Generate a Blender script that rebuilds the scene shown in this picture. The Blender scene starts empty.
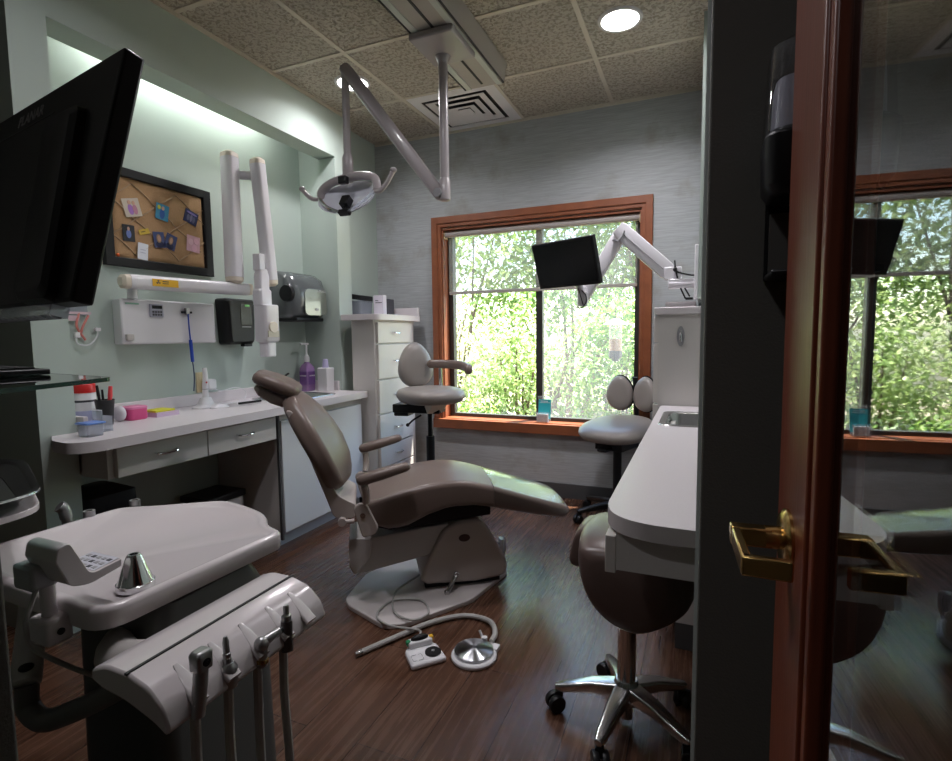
import bpy, bmesh, math, random
from mathutils import Vector as V, Matrix
random.seed(7)
C = bpy.context.scene.collection
PI = math.pi
# ------------------------------------------------------------------ materials
MATS = {}
def _nt(name):
    m = bpy.data.materials.new(name); m.use_nodes = True
    nt = m.node_tree; b = nt.nodes['Principled BSDF']
    return m, nt, b
def N(nt, t, **kw):
    n = nt.nodes.new(t)
    for k, v in kw.items():
        if k.startswith('i_'):
            n.inputs[k[2:].replace('_', ' ')].default_value = v
        else:
            setattr(n, k, v)
    return n
def mat(name, col, rough=.5, metal=0, spec=.5, var=.0, vscale=8, bump=0, bscale=60, stretch=None, coat=0, trans=0, emis=None, estr=0, alpha=1):
    m, nt, b = _nt(name)
    L = nt.links
    c = (*col, 1)
    b.inputs['Base Color'].default_value = c
    b.inputs['Roughness'].default_value = rough
    b.inputs['Metallic'].default_value = metal
    b.inputs['Specular IOR Level'].default_value = spec
    b.inputs['Coat Weight'].default_value = coat
    b.inputs['Coat Roughness'].default_value = .08
    b.inputs['Transmission Weight'].default_value = trans
    if emis:
        b.inputs['Emission Color'].default_value = (*emis, 1); b.inputs['Emission Strength'].default_value = estr
    if var or bump:
        tc = N(nt, 'ShaderNodeTexCoord'); mp = N(nt, 'ShaderNodeMapping')
        L.new(tc.outputs['Object'], mp.inputs['Vector'])
        if stretch: mp.inputs['Scale'].default_value = stretch
        if var:
            n1 = N(nt, 'ShaderNodeTexNoise', i_Scale=vscale, i_Detail=5)
            L.new(mp.outputs[0], n1.inputs['Vector'])
            mx = N(nt, 'ShaderNodeMix', data_type='RGBA')
            mx.inputs['A'].default_value = tuple(x * (1 - var) for x in col) + (1,)
            mx.inputs['B'].default_value = tuple(min(1, x * (1 + var)) for x in col) + (1,)
            L.new(n1.outputs['Fac'], mx.inputs['Factor']); L.new(mx.outputs['Result'], b.inputs['Base Color'])
        if bump:
            n2 = N(nt, 'ShaderNodeTexNoise', i_Scale=bscale, i_Detail=6)
            L.new(mp.outputs[0], n2.inputs['Vector'])
            bp = N(nt, 'ShaderNodeBump', i_Strength=bump, i_Distance=.01)
            L.new(n2.outputs['Fac'], bp.inputs['Height']); L.new(bp.outputs[0], b.inputs['Normal'])
    MATS[name] = m
    return m
def emit(name, col, s):
    m = bpy.data.materials.new(name); m.use_nodes = True; nt = m.node_tree; nt.nodes.clear()
    e = N(nt, 'ShaderNodeEmission', i_Color=(*col, 1), i_Strength=s); o = N(nt, 'ShaderNodeOutputMaterial')
    nt.links.new(e.outputs[0], o.inputs[0]); return m
def pane(name, tint=(1, 1, 1), ior=1.5, gain=1.0, haze=0, hcol=(.9, .9, .9), rough=0.0):
    m = bpy.data.materials.new(name); m.use_nodes = True; nt = m.node_tree; nt.nodes.clear(); L = nt.links
    t = N(nt, 'ShaderNodeBsdfTransparent', i_Color=(*tint, 1)); g = N(nt, 'ShaderNodeBsdfGlossy', i_Roughness=rough)
    f = N(nt, 'ShaderNodeFresnel', i_IOR=ior); mu = N(nt, 'ShaderNodeMath', operation='MULTIPLY', use_clamp=True); mu.inputs[1].default_value = gain
    gb = N(nt, 'ShaderNodeNewGeometry'); ib = N(nt, 'ShaderNodeMapRange'); ib.inputs['To Min'].default_value = ior; ib.inputs['To Max'].default_value = 1 / ior
    L.new(gb.outputs['Backfacing'], ib.inputs['Value']); L.new(ib.outputs[0], f.inputs['IOR']); L.new(f.outputs[0], mu.inputs[0])
    base = t.outputs[0]
    if haze:
        d = N(nt, 'ShaderNodeBsdfTranslucent', i_Color=(*hcol, 1)); d2 = N(nt, 'ShaderNodeBsdfDiffuse', i_Color=(*hcol, 1))
        a = N(nt, 'ShaderNodeMixShader'); a.inputs[0].default_value = .5; L.new(d.outputs[0], a.inputs[1]); L.new(d2.outputs[0], a.inputs[2])
        h = N(nt, 'ShaderNodeMixShader'); h.inputs[0].default_value = haze; L.new(t.outputs[0], h.inputs[1]); L.new(a.outputs[0], h.inputs[2]); base = h.outputs[0]
    x = N(nt, 'ShaderNodeMixShader'); L.new(mu.outputs[0], x.inputs[0]); L.new(base, x.inputs[1]); L.new(g.outputs[0], x.inputs[2])
    o = N(nt, 'ShaderNodeOutputMaterial'); L.new(x.outputs[0], o.inputs[0]); return m

GREEN = mat('sage wall paint', (.43, .50, .455), .75, var=.04, vscale=3, bump=.05, bscale=220)
HALL = mat('olive hall paint', (.115, .115, .10), .75, var=.06, vscale=5, bump=.16, bscale=330)
LAM = mat('pale laminate top', (.66, .615, .63), .34, var=.06, vscale=260)
CAB = mat('cream cabinet laminate', (.63, .60, .565), .42, var=.05, vscale=180)
CABW = mat('cabinet side laminate', (.60, .575, .55), .45, var=.05, vscale=180)
CORE = mat('dark kick', (.07, .07, .07), .6)
KICK = mat('white toe kick', (.62, .66, .70), .4)
TRIMW = mat('orange oak trim', (.25, .078, .032), .38, var=.35, vscale=14, stretch=(1, 1, 1), bump=.06, bscale=40)
DOORW = mat('reddish door wood', (.15, .034, .014), .35, var=.35, vscale=20, stretch=(6, 6, .6), bump=.05, bscale=30)
BASEB = mat('charcoal baseboard', (.062, .066, .07), .45)
VINYL = mat('taupe vinyl', (.245, .197, .172), .36, var=.05, vscale=6, bump=.05, bscale=300)
VINYLD = mat('brown taupe vinyl', (.17, .125, .107), .34, var=.05, vscale=6, bump=.05, bscale=300)
VINYLG = mat('grey taupe vinyl', (.285, .255, .235), .36, var=.04, vscale=6, bump=.05, bscale=300)
VINYLB = mat('dark brown vinyl', (.11, .075, .065), .32, var=.06, vscale=6, bump=.05, bscale=300)
SHELL = mat('taupe plastic', (.46, .40, .37), .42)
EQUIP = mat('off white enamel', (.60, .55, .555), .26, coat=.3)
EQUIPD = mat('greige enamel', (.47, .44, .42), .35)
XRAY = mat('white x-ray enamel', (.70, .68, .715), .3, coat=.3)
CREAMC = mat('cream plastic cap', (.70, .62, .52), .4)
LAMPG = mat('lamp grey enamel', (.36, .325, .33), .3, coat=.3)
WHITE = mat('white plastic', (.74, .73, .75), .35)
GREYP = mat('grey plastic', (.30, .30, .31), .4)
BLACK = mat('black plastic', (.010, .010, .011), .4, spec=.28)
BLACKM = mat('matte black', (.014, .014, .014), .6)
SCREEN = mat('black screen glass', (.004, .005, .005), .22, spec=.25)
RUBBER = mat('rubber', (.02, .02, .021), .7)
CHROME = mat('chrome', (.75, .76, .78), .12, metal=1)
STEEL = mat('brushed steel', (.55, .55, .55), .26, metal=1)
ALU = mat('polished aluminium', (.62, .62, .62), .2, metal=1)
BRASS = mat('brass', (.55, .36, .13), .22, metal=1)
HPM = mat('grey handpiece metal', (.38, .38, .38), .3, metal=.8)
TUBEM = mat('grey tubing', (.42, .41, .39), .4)
TEAL = mat('teal card', (.02, .36, .42), .5)
PAPER = mat('white paper', (.78, .77, .78), .7)
INK = mat('dark ink', (.05, .05, .06), .6)
YELLOW = mat('yellow label', (.75, .42, .02), .5)
YPAD = mat('yellow pad', (.62, .60, .03), .6)
PINKP = mat('pink plastic', (.62, .07, .22), .45)
CORAL = mat('coral marker', (.80, .08, .09), .4)
RED = mat('red plastic', (.55, .015, .015), .35)
GRN = mat('green plastic', (.02, .25, .10), .4)
BLUE = mat('blue plastic', (.015, .06, .42), .4)
LAV = mat('lavender cap', (.45, .42, .62), .4)
LIL = mat('lilac paper', (.55, .42, .55), .6)
TWHITE = mat('grey line', (.45, .45, .45), .5)
CREAM = mat('cream tile', (.55, .5, .4), .5)
BURLAP = mat('burlap', (.42, .255, .13), .9, var=.15, vscale=120, bump=.3, bscale=400)
RIB = mat('tan ribbon', (.40, .27, .16), .7)
IVORY = mat('ivory plate', (.55, .46, .28), .45)
GRID = mat('ceiling grid', (.58, .53, .44), .5)
VENTM = mat('white vent metal', (.70, .69, .70), .4)
SMOKE = mat('smoky plastic', (.10, .11, .115), .18, coat=.5)
BARK = mat('bark', (.12, .085, .06), .9, var=.3, vscale=12, bump=.4, bscale=20)
SOIL = mat('garden soil', (.22, .19, .12), .95, var=.4, vscale=3, bump=.4, bscale=12)
RADIAL = mat('radially brushed steel', (.62, .64, .68), .28, metal=1)
_b = RADIAL.node_tree.nodes['Principled BSDF']; _b.inputs['Anisotropic'].default_value = .95; _b.inputs['Anisotropic Rotation'].default_value = .25
_t = RADIAL.node_tree.nodes.new('ShaderNodeTangent'); _t.direction_type = 'RADIAL'; _t.axis = 'Z'; RADIAL.node_tree.links.new(_t.outputs[0], _b.inputs['Tangent'])
GLASS = pane('window glass', gain=1.0)
GLASSH = pane('hazy window glass', gain=1.0, haze=.07, hcol=(.92, .95, 1.0))
DGLASS = pane('door glass', tint=(.93, .95, .94), gain=1.35)
CLEAR = pane('clear plastic', tint=(.93, .95, .96), gain=1.6, haze=.08)
CLEARB = pane('cloudy plastic', tint=(.86, .89, .93), gain=1.6, haze=.35, hcol=(.75, .78, .85))
SHELFG = pane('green edged glass', tint=(.62, .78, .72), gain=2.2)
EDGEG = mat('glass edge', (.01, .06, .045), .15)
PURP = mat('purple liquid', (.28, .16, .34), .12, coat=.6)
SHEET = pane('clear toe cover', tint=(.97, .97, .97), gain=2.2, rough=.2)
DISHM = mat('lamp reflector', (.74, .76, .84), .14, metal=.1, coat=1)

def floor_mat():
    m, nt, b = _nt('walnut plank floor'); L = nt.links
    tc = N(nt, 'ShaderNodeTexCoord'); mp = N(nt, 'ShaderNodeMapping')
    mp.inputs['Rotation'].default_value = (0, 0, PI / 2)
    L.new(tc.outputs['Object'], mp.inputs['Vector'])
    br = N(nt, 'ShaderNodeTexBrick', i_Scale=1.0, i_Mortar_Size=.0012, i_Brick_Width=1.22, i_Row_Height=.18, i_Bias=0.)
    br.offset = .37; br.inputs['Color1'].default_value = (.0, .0, .0, 1); br.inputs['Color2'].default_value = (1, 1, 1, 1); br.inputs['Mortar'].default_value = (.5, .5, .5, 1)
    L.new(mp.outputs[0], br.inputs['Vector'])
    mp2 = N(nt, 'ShaderNodeMapping'); mp2.inputs['Scale'].default_value = (26, 1.1, 1)
    L.new(tc.outputs['Object'], mp2.inputs['Vector'])
    ad = N(nt, 'ShaderNodeMix', data_type='VECTOR') if False else None
    n1 = N(nt, 'ShaderNodeTexNoise', i_Scale=2.2, i_Detail=8, i_Roughness=.65); L.new(mp2.outputs[0], n1.inputs['Vector'])
    r1 = N(nt, 'ShaderNodeValToRGB'); e = r1.color_ramp.elements
    e[0].position = .28; e[0].color = (.042, .018, .0105, 1); e[1].position = .75; e[1].color = (.145, .072, .044, 1)
    L.new(n1.outputs['Fac'], r1.inputs[0])
    mx = N(nt, 'ShaderNodeMix', data_type='RGBA', blend_type='MULTIPLY'); mx.inputs['Factor'].default_value = 1
    r2 = N(nt, 'ShaderNodeValToRGB'); e = r2.color_ramp.elements; e[0].color = (.78, .76, .74, 1); e[1].color = (1.16, 1.14, 1.12, 1)
    L.new(br.outputs['Color'], r2.inputs[0]); L.new(r1.outputs[0], mx.inputs['A']); L.new(r2.outputs[0], mx.inputs['B'])
    mo = N(nt, 'ShaderNodeMix', data_type='RGBA'); mo.inputs['B'].default_value = (.015, .008, .006, 1)
    L.new(br.outputs['Fac'], mo.inputs['Factor']); L.new(mx.outputs['Result'], mo.inputs['A']); L.new(mo.outputs['Result'], b.inputs['Base Color'])
    b.inputs['Roughness'].default_value = .33; b.inputs['Specular IOR Level'].default_value = .55
    rr = N(nt, 'ShaderNodeMapRange'); rr.inputs['To Min'].default_value = .20; rr.inputs['To Max'].default_value = .34
    L.new(n1.outputs['Fac'], rr.inputs['Value']); L.new(rr.outputs[0], b.inputs['Roughness'])
    bp = N(nt, 'ShaderNodeBump', i_Strength=.12, i_Distance=.004); L.new(n1.outputs['Fac'], bp.inputs['Height']); L.new(bp.outputs[0], b.inputs['Normal'])
    return m
def wallpaper_mat():
    m, nt, b = _nt('silver grasscloth wallpaper'); L = nt.links
    tc = N(nt, 'ShaderNodeTexCoord'); mp = N(nt, 'ShaderNodeMapping'); mp.inputs['Scale'].default_value = (5, 5, 130)
    L.new(tc.outputs['Object'], mp.inputs['Vector'])
    n1 = N(nt, 'ShaderNodeTexNoise', i_Scale=1.6, i_Detail=4); L.new(mp.outputs[0], n1.inputs['Vector'])
    n2 = N(nt, 'ShaderNodeTexNoise', i_Scale=4.2, i_Detail=6, i_Roughness=.6); L.new(tc.outputs['Object'], n2.inputs['Vector'])
    r2 = N(nt, 'ShaderNodeValToRGB'); e = r2.color_ramp.elements; e[0].position = .54; e[0].color = (0, 0, 0, 1); e[1].position = .72; e[1].color = (.75, .75, .75, 1)
    L.new(n2.outputs['Fac'], r2.inputs[0])
    r1 = N(nt, 'ShaderNodeValToRGB'); e = r1.color_ramp.elements; e[0].position = .3; e[0].color = (.33, .345, .355, 1); e[1].position = .7; e[1].color = (.44, .46, .475, 1)
    L.new(n1.outputs['Fac'], r1.inputs[0])
    mx = N(nt, 'ShaderNodeMix', data_type='RGBA'); mx.inputs['B'].default_value = (.27, .255, .22, 1)
    L.new(r2.outputs[0], mx.inputs['Factor']); L.new(r1.outputs[0], mx.inputs['A']); L.new(mx.outputs['Result'], b.inputs['Base Color'])
    b.inputs['Roughness'].default_value = .55
    bp = N(nt, 'ShaderNodeBump', i_Strength=.15, i_Distance=.003); L.new(n1.outputs['Fac'], bp.inputs['Height']); L.new(bp.outputs[0], b.inputs['Normal'])
    return m
def tile_mat():
    m, nt, b = _nt('fissured ceiling tile'); L = nt.links
    tc = N(nt, 'ShaderNodeTexCoord')
    n1 = N(nt, 'ShaderNodeTexNoise', i_Scale=58, i_Detail=3, i_Roughness=.55, i_Distortion=.6); L.new(tc.outputs['Object'], n1.inputs['Vector'])
    r1 = N(nt, 'ShaderNodeValToRGB'); e = r1.color_ramp.elements; e[0].position = .41; e[0].color = (.36, .325, .265, 1); e[1].position = .52; e[1].color = (.56, .515, .435, 1)
    L.new(n1.outputs['Fac'], r1.inputs[0]); L.new(r1.outputs[0], b.inputs['Base Color']); b.inputs['Roughness'].default_value = .9
    r3 = N(nt, 'ShaderNodeValToRGB'); e = r3.color_ramp.elements; e[0].position = .36; e[1].position = .56
    L.new(n1.outputs['Fac'], r3.inputs[0])
    bp = N(nt, 'ShaderNodeBump', i_Strength=.9, i_Distance=.012); L.new(r3.outputs[0], bp.inputs['Height']); L.new(bp.outputs[0], b.inputs['Normal'])
    return m
def leaf_mat(name, a, bcol):
    m = bpy.data.materials.new(name); m.use_nodes = True; nt = m.node_tree; nt.nodes.clear(); L = nt.links
    g = N(nt, 'ShaderNodeNewGeometry')
    mx = N(nt, 'ShaderNodeMix', data_type='RGBA'); mx.inputs['A'].default_value = (*a, 1); mx.inputs['B'].default_value = (*bcol, 1)
    L.new(g.outputs['Random Per Island'], mx.inputs['Factor'])
    d = N(nt, 'ShaderNodeBsdfDiffuse'); t = N(nt, 'ShaderNodeBsdfTranslucent'); s = N(nt, 'ShaderNodeMixShader'); s.inputs[0].default_value = .42
    L.new(mx.outputs['Result'], d.inputs[0]); L.new(mx.outputs['Result'], t.inputs[0]); L.new(d.outputs[0], s.inputs[1]); L.new(t.outputs[0], s.inputs[2])
    gl = N(nt, 'ShaderNodeBsdfGlossy', i_Roughness=.35); s2 = N(nt, 'ShaderNodeMixShader'); s2.inputs[0].default_value = .06
    L.new(s.outputs[0], s2.inputs[1]); L.new(gl.outputs[0], s2.inputs[2])
    o = N(nt, 'ShaderNodeOutputMaterial'); L.new(s2.outputs[0], o.inputs[0]); return m
def shade_mat():
    m = bpy.data.materials.new('solar shade weave'); m.use_nodes = True; nt = m.node_tree; nt.nodes.clear(); L = nt.links
    t = N(nt, 'ShaderNodeBsdfTransparent'); d = N(nt, 'ShaderNodeBsdfDiffuse', i_Color=(.42, .40, .36, 1)); tr = N(nt, 'ShaderNodeBsdfTranslucent', i_Color=(.42, .40, .34, 1))
    a = N(nt, 'ShaderNodeMixShader'); a.inputs[0].default_value = .35; L.new(d.outputs[0], a.inputs[1]); L.new(tr.outputs[0], a.inputs[2])
    x = N(nt, 'ShaderNodeMixShader'); x.inputs[0].default_value = .36; L.new(t.outputs[0], x.inputs[1]); L.new(a.outputs[0], x.inputs[2])
    o = N(nt, 'ShaderNodeOutputMaterial'); L.new(x.outputs[0], o.inputs[0]); return m
FLOOR = floor_mat(); PAPERW = wallpaper_mat(); TILE = tile_mat(); SHADE = shade_mat()
LEAF1 = leaf_mat('yellow green leaves', (.22, .34, .09), (.42, .52, .20))
LEAF2 = leaf_mat('deep green leaves', (.10, .22, .04), (.28, .42, .09))
LEAF3 = leaf_mat('pale bamboo leaves', (.34, .43, .18), (.54, .60, .34))

# ------------------------------------------------------------------ geometry helpers
def rot_to(d):
    d = V(d).normalized(); return V((0, 0, 1)).rotation_difference(d).to_matrix()
def cr(pts, n=8):
    P = [V(p) for p in pts]
    if len(P) < 3: return P
    P = [P[0] * 2 - P[1]] + P + [P[-1] * 2 - P[-2]]; out = []
    for i in range(1, len(P) - 2):
        a, b, c, d = P[i - 1:i + 3]
        for k in range(n):
            t = k / n
            out.append(.5 * ((2 * b) + (c - a) * t + (2 * a - 5 * b + 4 * c - d) * t * t + (3 * b - a - 3 * c + d) * t ** 3))
    out.append(P[-2]); return out
def rrect(w, h, r, n=5, crown=0):
    r = min(r, w * .999, h * .999); o = []
    for cx, cy, a0 in ((w - r, h - r, 0), (-w + r, h - r, 90), (-w + r, -h + r, 180), (w - r, -h + r, 270)):
        for k in range(n + 1):
            a = math.radians(a0 + 90 * k / n); x = cx + r * math.cos(a); y = cy + r * math.sin(a)
            o.append((x, y))
    if crown:
        top = [i for i, p in enumerate(o) if p[1] > 0]
        ins = []
        a, b = o[n], o[n + 1]
        for k in range(1, 6):
            t = k / 6; x = a[0] + (b[0] - a[0]) * t; ins.append((x, a[1] + crown * (1 - (2 * t - 1) ** 2)))
        o = o[:n + 1] + ins + o[n + 1:]
    return o
def rpoly(pts, rad, n=6):
    """round the corners of a polygon"""
    out = []; k = len(pts)
    for i in range(k):
        p = V((*pts[i], 0)); a = V((*pts[i - 1], 0)); b = V((*pts[(i + 1) % k], 0))
        r = rad[i] if isinstance(rad, (list, tuple)) else rad
        if r <= 0: out.append(tuple(p[:2])); continue
        u = (a - p).normalized(); w = (b - p).normalized()
        d = min(r, (a - p).length * .48, (b - p).length * .48)
        s, e = p + u * d, p + w * d
        for j in range(n + 1):
            t = j / n; q = s * (1 - t) ** 2 + p * 2 * t * (1 - t) + e * t * t; out.append((q.x, q.y))
    return out
class G:
    def __init__(s): s.v = []; s.f = []
    def add(s, vs, fs):
        o = len(s.v); s.v += [V(p) for p in vs]; s.f += [tuple(i + o for i in f) for f in fs]; return s
    def box(s, lo, hi):
        x0, y0, z0 = lo; x1, y1, z1 = hi
        return s.add([(x0, y0, z0), (x1, y0, z0), (x1, y1, z0), (x0, y1, z0), (x0, y0, z1), (x1, y0, z1), (x1, y1, z1), (x0, y1, z1)],
                     [(0, 3, 2, 1), (4, 5, 6, 7), (0, 1, 5, 4), (1, 2, 6, 5), (2, 3, 7, 6), (3, 0, 4, 7)])
    def obox(s, c, size, R):
        g = G().box([-q / 2 for q in size], [q / 2 for q in size]); c = V(c)
        return s.add([c + R @ p for p in g.v], g.f)
    def bar(s, p0, p1, w, h, up=(0, 0, 1)):
        p0, p1 = V(p0), V(p1); d = (p1 - p0); l = d.length; d.normalize(); x = d.cross(V(up)).normalized(); y = x.cross(d)
        R = Matrix((x, d, y)).transposed(); return s.obox((p0 + p1) / 2, (w, l, h), R)
    def loft(s, rings, cap=True, close=True):
        n = len(rings[0]); vs = [p for r in rings for p in r]; fs = []
        for i in range(len(rings) - 1):
            for j in range(n if close else n - 1):
                k = (j + 1) % n; fs.append((i * n + j, i * n + k, (i + 1) * n + k, (i + 1) * n + j))
        if cap: fs += [tuple(range(n))[::-1], tuple(range((len(rings) - 1) * n, len(rings) * n))]
        return s.add(vs, fs)
    def cyl(s, p0, p1, r0, r1=None, n=24):
        r1 = r0 if r1 is None else r1; p0, p1 = V(p0), V(p1); R = rot_to(p1 - p0)
        ring = lambda c, r: [c + R @ V((r * math.cos(2 * PI * k / n), r * math.sin(2 * PI * k / n), 0)) for k in range(n)]
        return s.loft([ring(p0, r0), ring(p1, r1)])
    def lathe(s, c, prof, axis=(0, 0, 1), n=28, cap=True):
        R = rot_to(axis); c = V(c)
        return s.loft([[c + R @ V((max(r, 1e-5) * math.cos(2 * PI * k / n), max(r, 1e-5) * math.sin(2 * PI * k / n), h)) for k in range(n)] for r, h in prof], cap)
    def tube(s, pts, r, n=10, sm=8):
        P = cr(pts, sm) if sm else [V(p) for p in pts]; m = len(P); rings = []
        t = (P[1] - P[0]).normalized(); u = t.orthogonal().normalized()
        for i, p in enumerate(P):
            t2 = (P[min(i + 1, m - 1)] - P[max(i - 1, 0)]).normalized(); u = t.rotation_difference(t2) @ u; t = t2; w = t.cross(u)
            rr = r if not isinstance(r, (list, tuple)) else r[0] + (r[1] - r[0]) * i / (m - 1)
            rings.append([p + rr * (math.cos(2 * PI * k / n) * u + math.sin(2 * PI * k / n) * w) for k in range(n)])
        return s.loft(rings)
    def prism(s, pts, lo, hi, axis='z'):
        f = {'z': lambda a, b, c: (a, b, c), 'y': lambda a, b, c: (a, c, b), 'x': lambda a, b, c: (c, a, b)}[axis]
        return s.loft([[f(a, b, lo) for a, b in pts], [f(a, b, hi) for a, b in pts]])
    def holed(s, outer, inner, lo, hi):
        bm = bmesh.new()
        def loop(P, z):
            vs = [bm.verts.new((a, b, z)) for a, b in P]
            return vs, [bm.edges.new((vs[i], vs[(i + 1) % len(vs)])) for i in range(len(vs))]
        for z in (lo, hi):
            _, e1 = loop(outer, z); _, e2 = loop(inner, z); bmesh.ops.triangle_fill(bm, edges=e1 + e2, use_beauty=True)
        bm.verts.index_update(); vs = [v.co.copy() for v in bm.verts]; fs = [tuple(v.index for v in f.verts) for f in bm.faces]; bm.free()
        s.add(vs, fs)
        for P in (outer, inner): s.loft([[(a, b, lo) for a, b in P], [(a, b, hi) for a, b in P]], cap=False)
        return s
    def ell(s, c, r, R=None, n=20, m=12):
        c = V(c); R = R or Matrix.Identity(3)
        return s.loft([[c + R @ V((r[0] * math.sin(a) * math.cos(b), r[1] * math.sin(a) * math.sin(b), -r[2] * math.cos(a))) for b in [2 * PI * k / n for k in range(n)]]
                       for a in [max(.02, min(PI - .02, PI * i / m)) for i in range(m + 1)]])
    def xf(s, M):
        s.v = [M @ p for p in s.v]; return s
WORLD = {}
def root_of(o):
    while o.parent: o = o.parent
    return o
def obj(name, g, m, parent=None, bev=0, seg=2, sub=0, ang=35, kind=None):
    me = bpy.data.meshes.new(name); off = V((0, 0, 0))
    if parent:
        r = root_of(parent)
        if WORLD.get(r.name): off = r.location.copy()
    else:
        xs = [p.x for p in g.v]; ys = [p.y for p in g.v]; off = V(((min(xs) + max(xs)) / 2, (min(ys) + max(ys)) / 2, min(p.z for p in g.v)))
    me.from_pydata([p - off for p in g.v], [], g.f)
    bm = bmesh.new(); bm.from_mesh(me); bmesh.ops.remove_doubles(bm, verts=bm.verts, dist=1e-6); bmesh.ops.recalc_face_normals(bm, faces=bm.faces); bm.to_mesh(me); bm.free()
    me.materials.append(m); me.shade_smooth(); me.set_sharp_from_angle(angle=math.radians(ang))
    o = bpy.data.objects.new(name, me); C.objects.link(o)
    if parent: o.parent = parent
    else: o.location = off; WORLD[o.name] = True
    if bev:
        b = o.modifiers.new('bevel', 'BEVEL'); b.width = bev; b.segments = seg; b.limit_method = 'ANGLE'; b.angle_limit = math.radians(40)
    if sub:
        b = o.modifiers.new('subsurf', 'SUBSURF'); b.levels = sub; b.render_levels = sub
    if kind: o['kind'] = kind
    return o
def tag(o, label, cat, group=None):
    o['label'] = label; o['category'] = cat
    if group: o['group'] = group
    return o
def thing(name, label, cat, loc, rot=0, group=None):
    o = bpy.data.objects.new(name, None); o.empty_display_size = .1; C.objects.link(o)
    o.location = loc; o.rotation_euler = (0, 0, rot); WORLD[o.name] = rot == 0
    return tag(o, label, cat, group)
def part(o, label): o['label'] = label; return o
def text(name, s, size, M, m, parent, ext=.0008, align='CENTER'):
    cu = bpy.data.curves.new(name, 'FONT'); cu.body = s; cu.size = size; cu.align_x = align; cu.align_y = 'CENTER'; cu.extrude = ext
    t = bpy.data.objects.new(name, cu); C.objects.link(t)
    me = bpy.data.meshes.new_from_object(t.evaluated_get(bpy.context.evaluated_depsgraph_get()))
    bpy.data.objects.remove(t)
    g = G(); g.add([M @ v.co for v in me.vertices], [tuple(p.vertices) for p in me.polygons])
    return obj(name, g, m, parent, ang=20)
def frame3(o, x, y):
    x = V(x).normalized(); y = V(y).normalized(); z = x.cross(y)
    M = Matrix((x, y, z)).transposed().to_4x4(); M.translation = V(o); return M
def struct(name, g, m, bev=0): return obj(name, g, m, None, bev, kind='structure')
def noroot(o): return o

# ------------------------------------------------------------------ camera
F, PITCH, YAW, ROLL = 529.404, -.083613, -.399153, -.0116946
cy, sy, cp, sp, c_, s_ = math.cos(YAW), math.sin(YAW), math.cos(PITCH), math.sin(PITCH), math.cos(ROLL), math.sin(ROLL)
fwd = V((sy * cp, cy * cp, sp)); rt = V((cy, -sy, 0)); up = rt.cross(fwd)
r2 = rt * c_ + up * s_; u2 = up * c_ - rt * s_
cam = bpy.data.cameras.new('camera'); cam.sensor_width = 36; cam.sensor_fit = 'HORIZONTAL'; cam.lens = F / 952 * 36; cam.clip_start = .02
co = bpy.data.objects.new('camera', cam); C.objects.link(co)
Mx = Matrix((r2, u2, -fwd)).transposed().to_4x4(); Mx.translation = V((0, 0, 1.157)); co.matrix_world = Mx
bpy.context.scene.camera = co

# ------------------------------------------------------------------ room shell
CZ = 2.66
struct('floor', G().box((-3.7, -1.3, -.06), (2.3, 3.65, 0)), FLOOR)
struct('ceiling', G().box((-3.7, -1.3, CZ), (2.3, 3.85, CZ + .08)), TILE)
k = 0
for x in (-1.765, -1.16, -.555, .05):
    k += 1; struct('trim_%d' % k, G().box((x - .012, -1.0, CZ - .006), (x + .012, 3.65, CZ)), GRID)
for y in (3.045, 2.44, 1.835, 1.23):
    k += 1; struct('trim_%d' % k, G().box((-2.26, y - .012, CZ - .005), (.42, y + .012, CZ)), GRID)
g = G()   # window wall with its opening
WX0, WX1, WZ0, WZ1 = -1.80, -.365, .53, 1.965
g.box((-3.7, 3.65, 0), (WX0, 3.82, CZ)).box((WX1, 3.65, 0), (2.3, 3.82, CZ)).box((WX0, 3.65, 0), (WX1, 3.82, WZ0)).box((WX0, 3.65, WZ1), (WX1, 3.82, CZ))
struct('wall_back', g, PAPERW)
struct('baseboard_back', G().box((-2.0, 3.637, 0), (.42, 3.65, .103)), BASEB)
struct('trim_9', G().box((-2.37, 3.64, CZ - .02), (.42, 3.65, CZ)), GRID)
struct('wall_left', G().box((-2.70, 1.293, 0), (-2.56, 2.985, CZ)), GREEN)
struct('wall_left_near', G().box((-3.7, 1.165, 0), (-2.26, 1.293, CZ)), GREEN)
struct('wall_left_far', G().box((-2.70, 2.985, 0), (-2.26, 3.13, CZ)), GREEN)
struct('wall_left_corner', G().box((-2.70, 3.13, 0), (-2.38, 3.65, CZ)), GREEN)
struct('wall_left_soffit', G().box((-2.40, 1.293, 2.358), (-2.26, 2.985, CZ)), GREEN)
struct('trim_10', G().box((-2.262, 1.2, CZ - .018), (-2.25, 3.13, CZ)), GRID)
struct('wall_right', G().box((.42, .90, 0), (.52, 3.65, CZ)), GREEN)
struct('wall_right_soffit', G().box((-.012, 2.83, 1.33), (.42, 3.65, CZ)), GREEN)
struct('wall_front_right', G().box((.006, .787, 0), (2.3, .90, CZ)), HALL, bev=.003)
struct('trim_11', G().box((.001, .86, 0), (.006, .902, CZ)), mat('corner trim with painted light', (.62, .68, .65), .5))  # pale colour paints the room light on the wall end
struct('wall_front_left', G().box((-3.7, .18, 0), (-.664, .30, CZ)), HALL, bev=.004)
struct('wall_hall', G().box((-3.7, -1.3, 0), (2.3, -1.2, CZ)).box((2.2, -1.2, 0), (2.3, .787, CZ)).box((-3.7, -1.2, 0), (-3.6, 1.165, CZ)), HALL)

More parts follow.
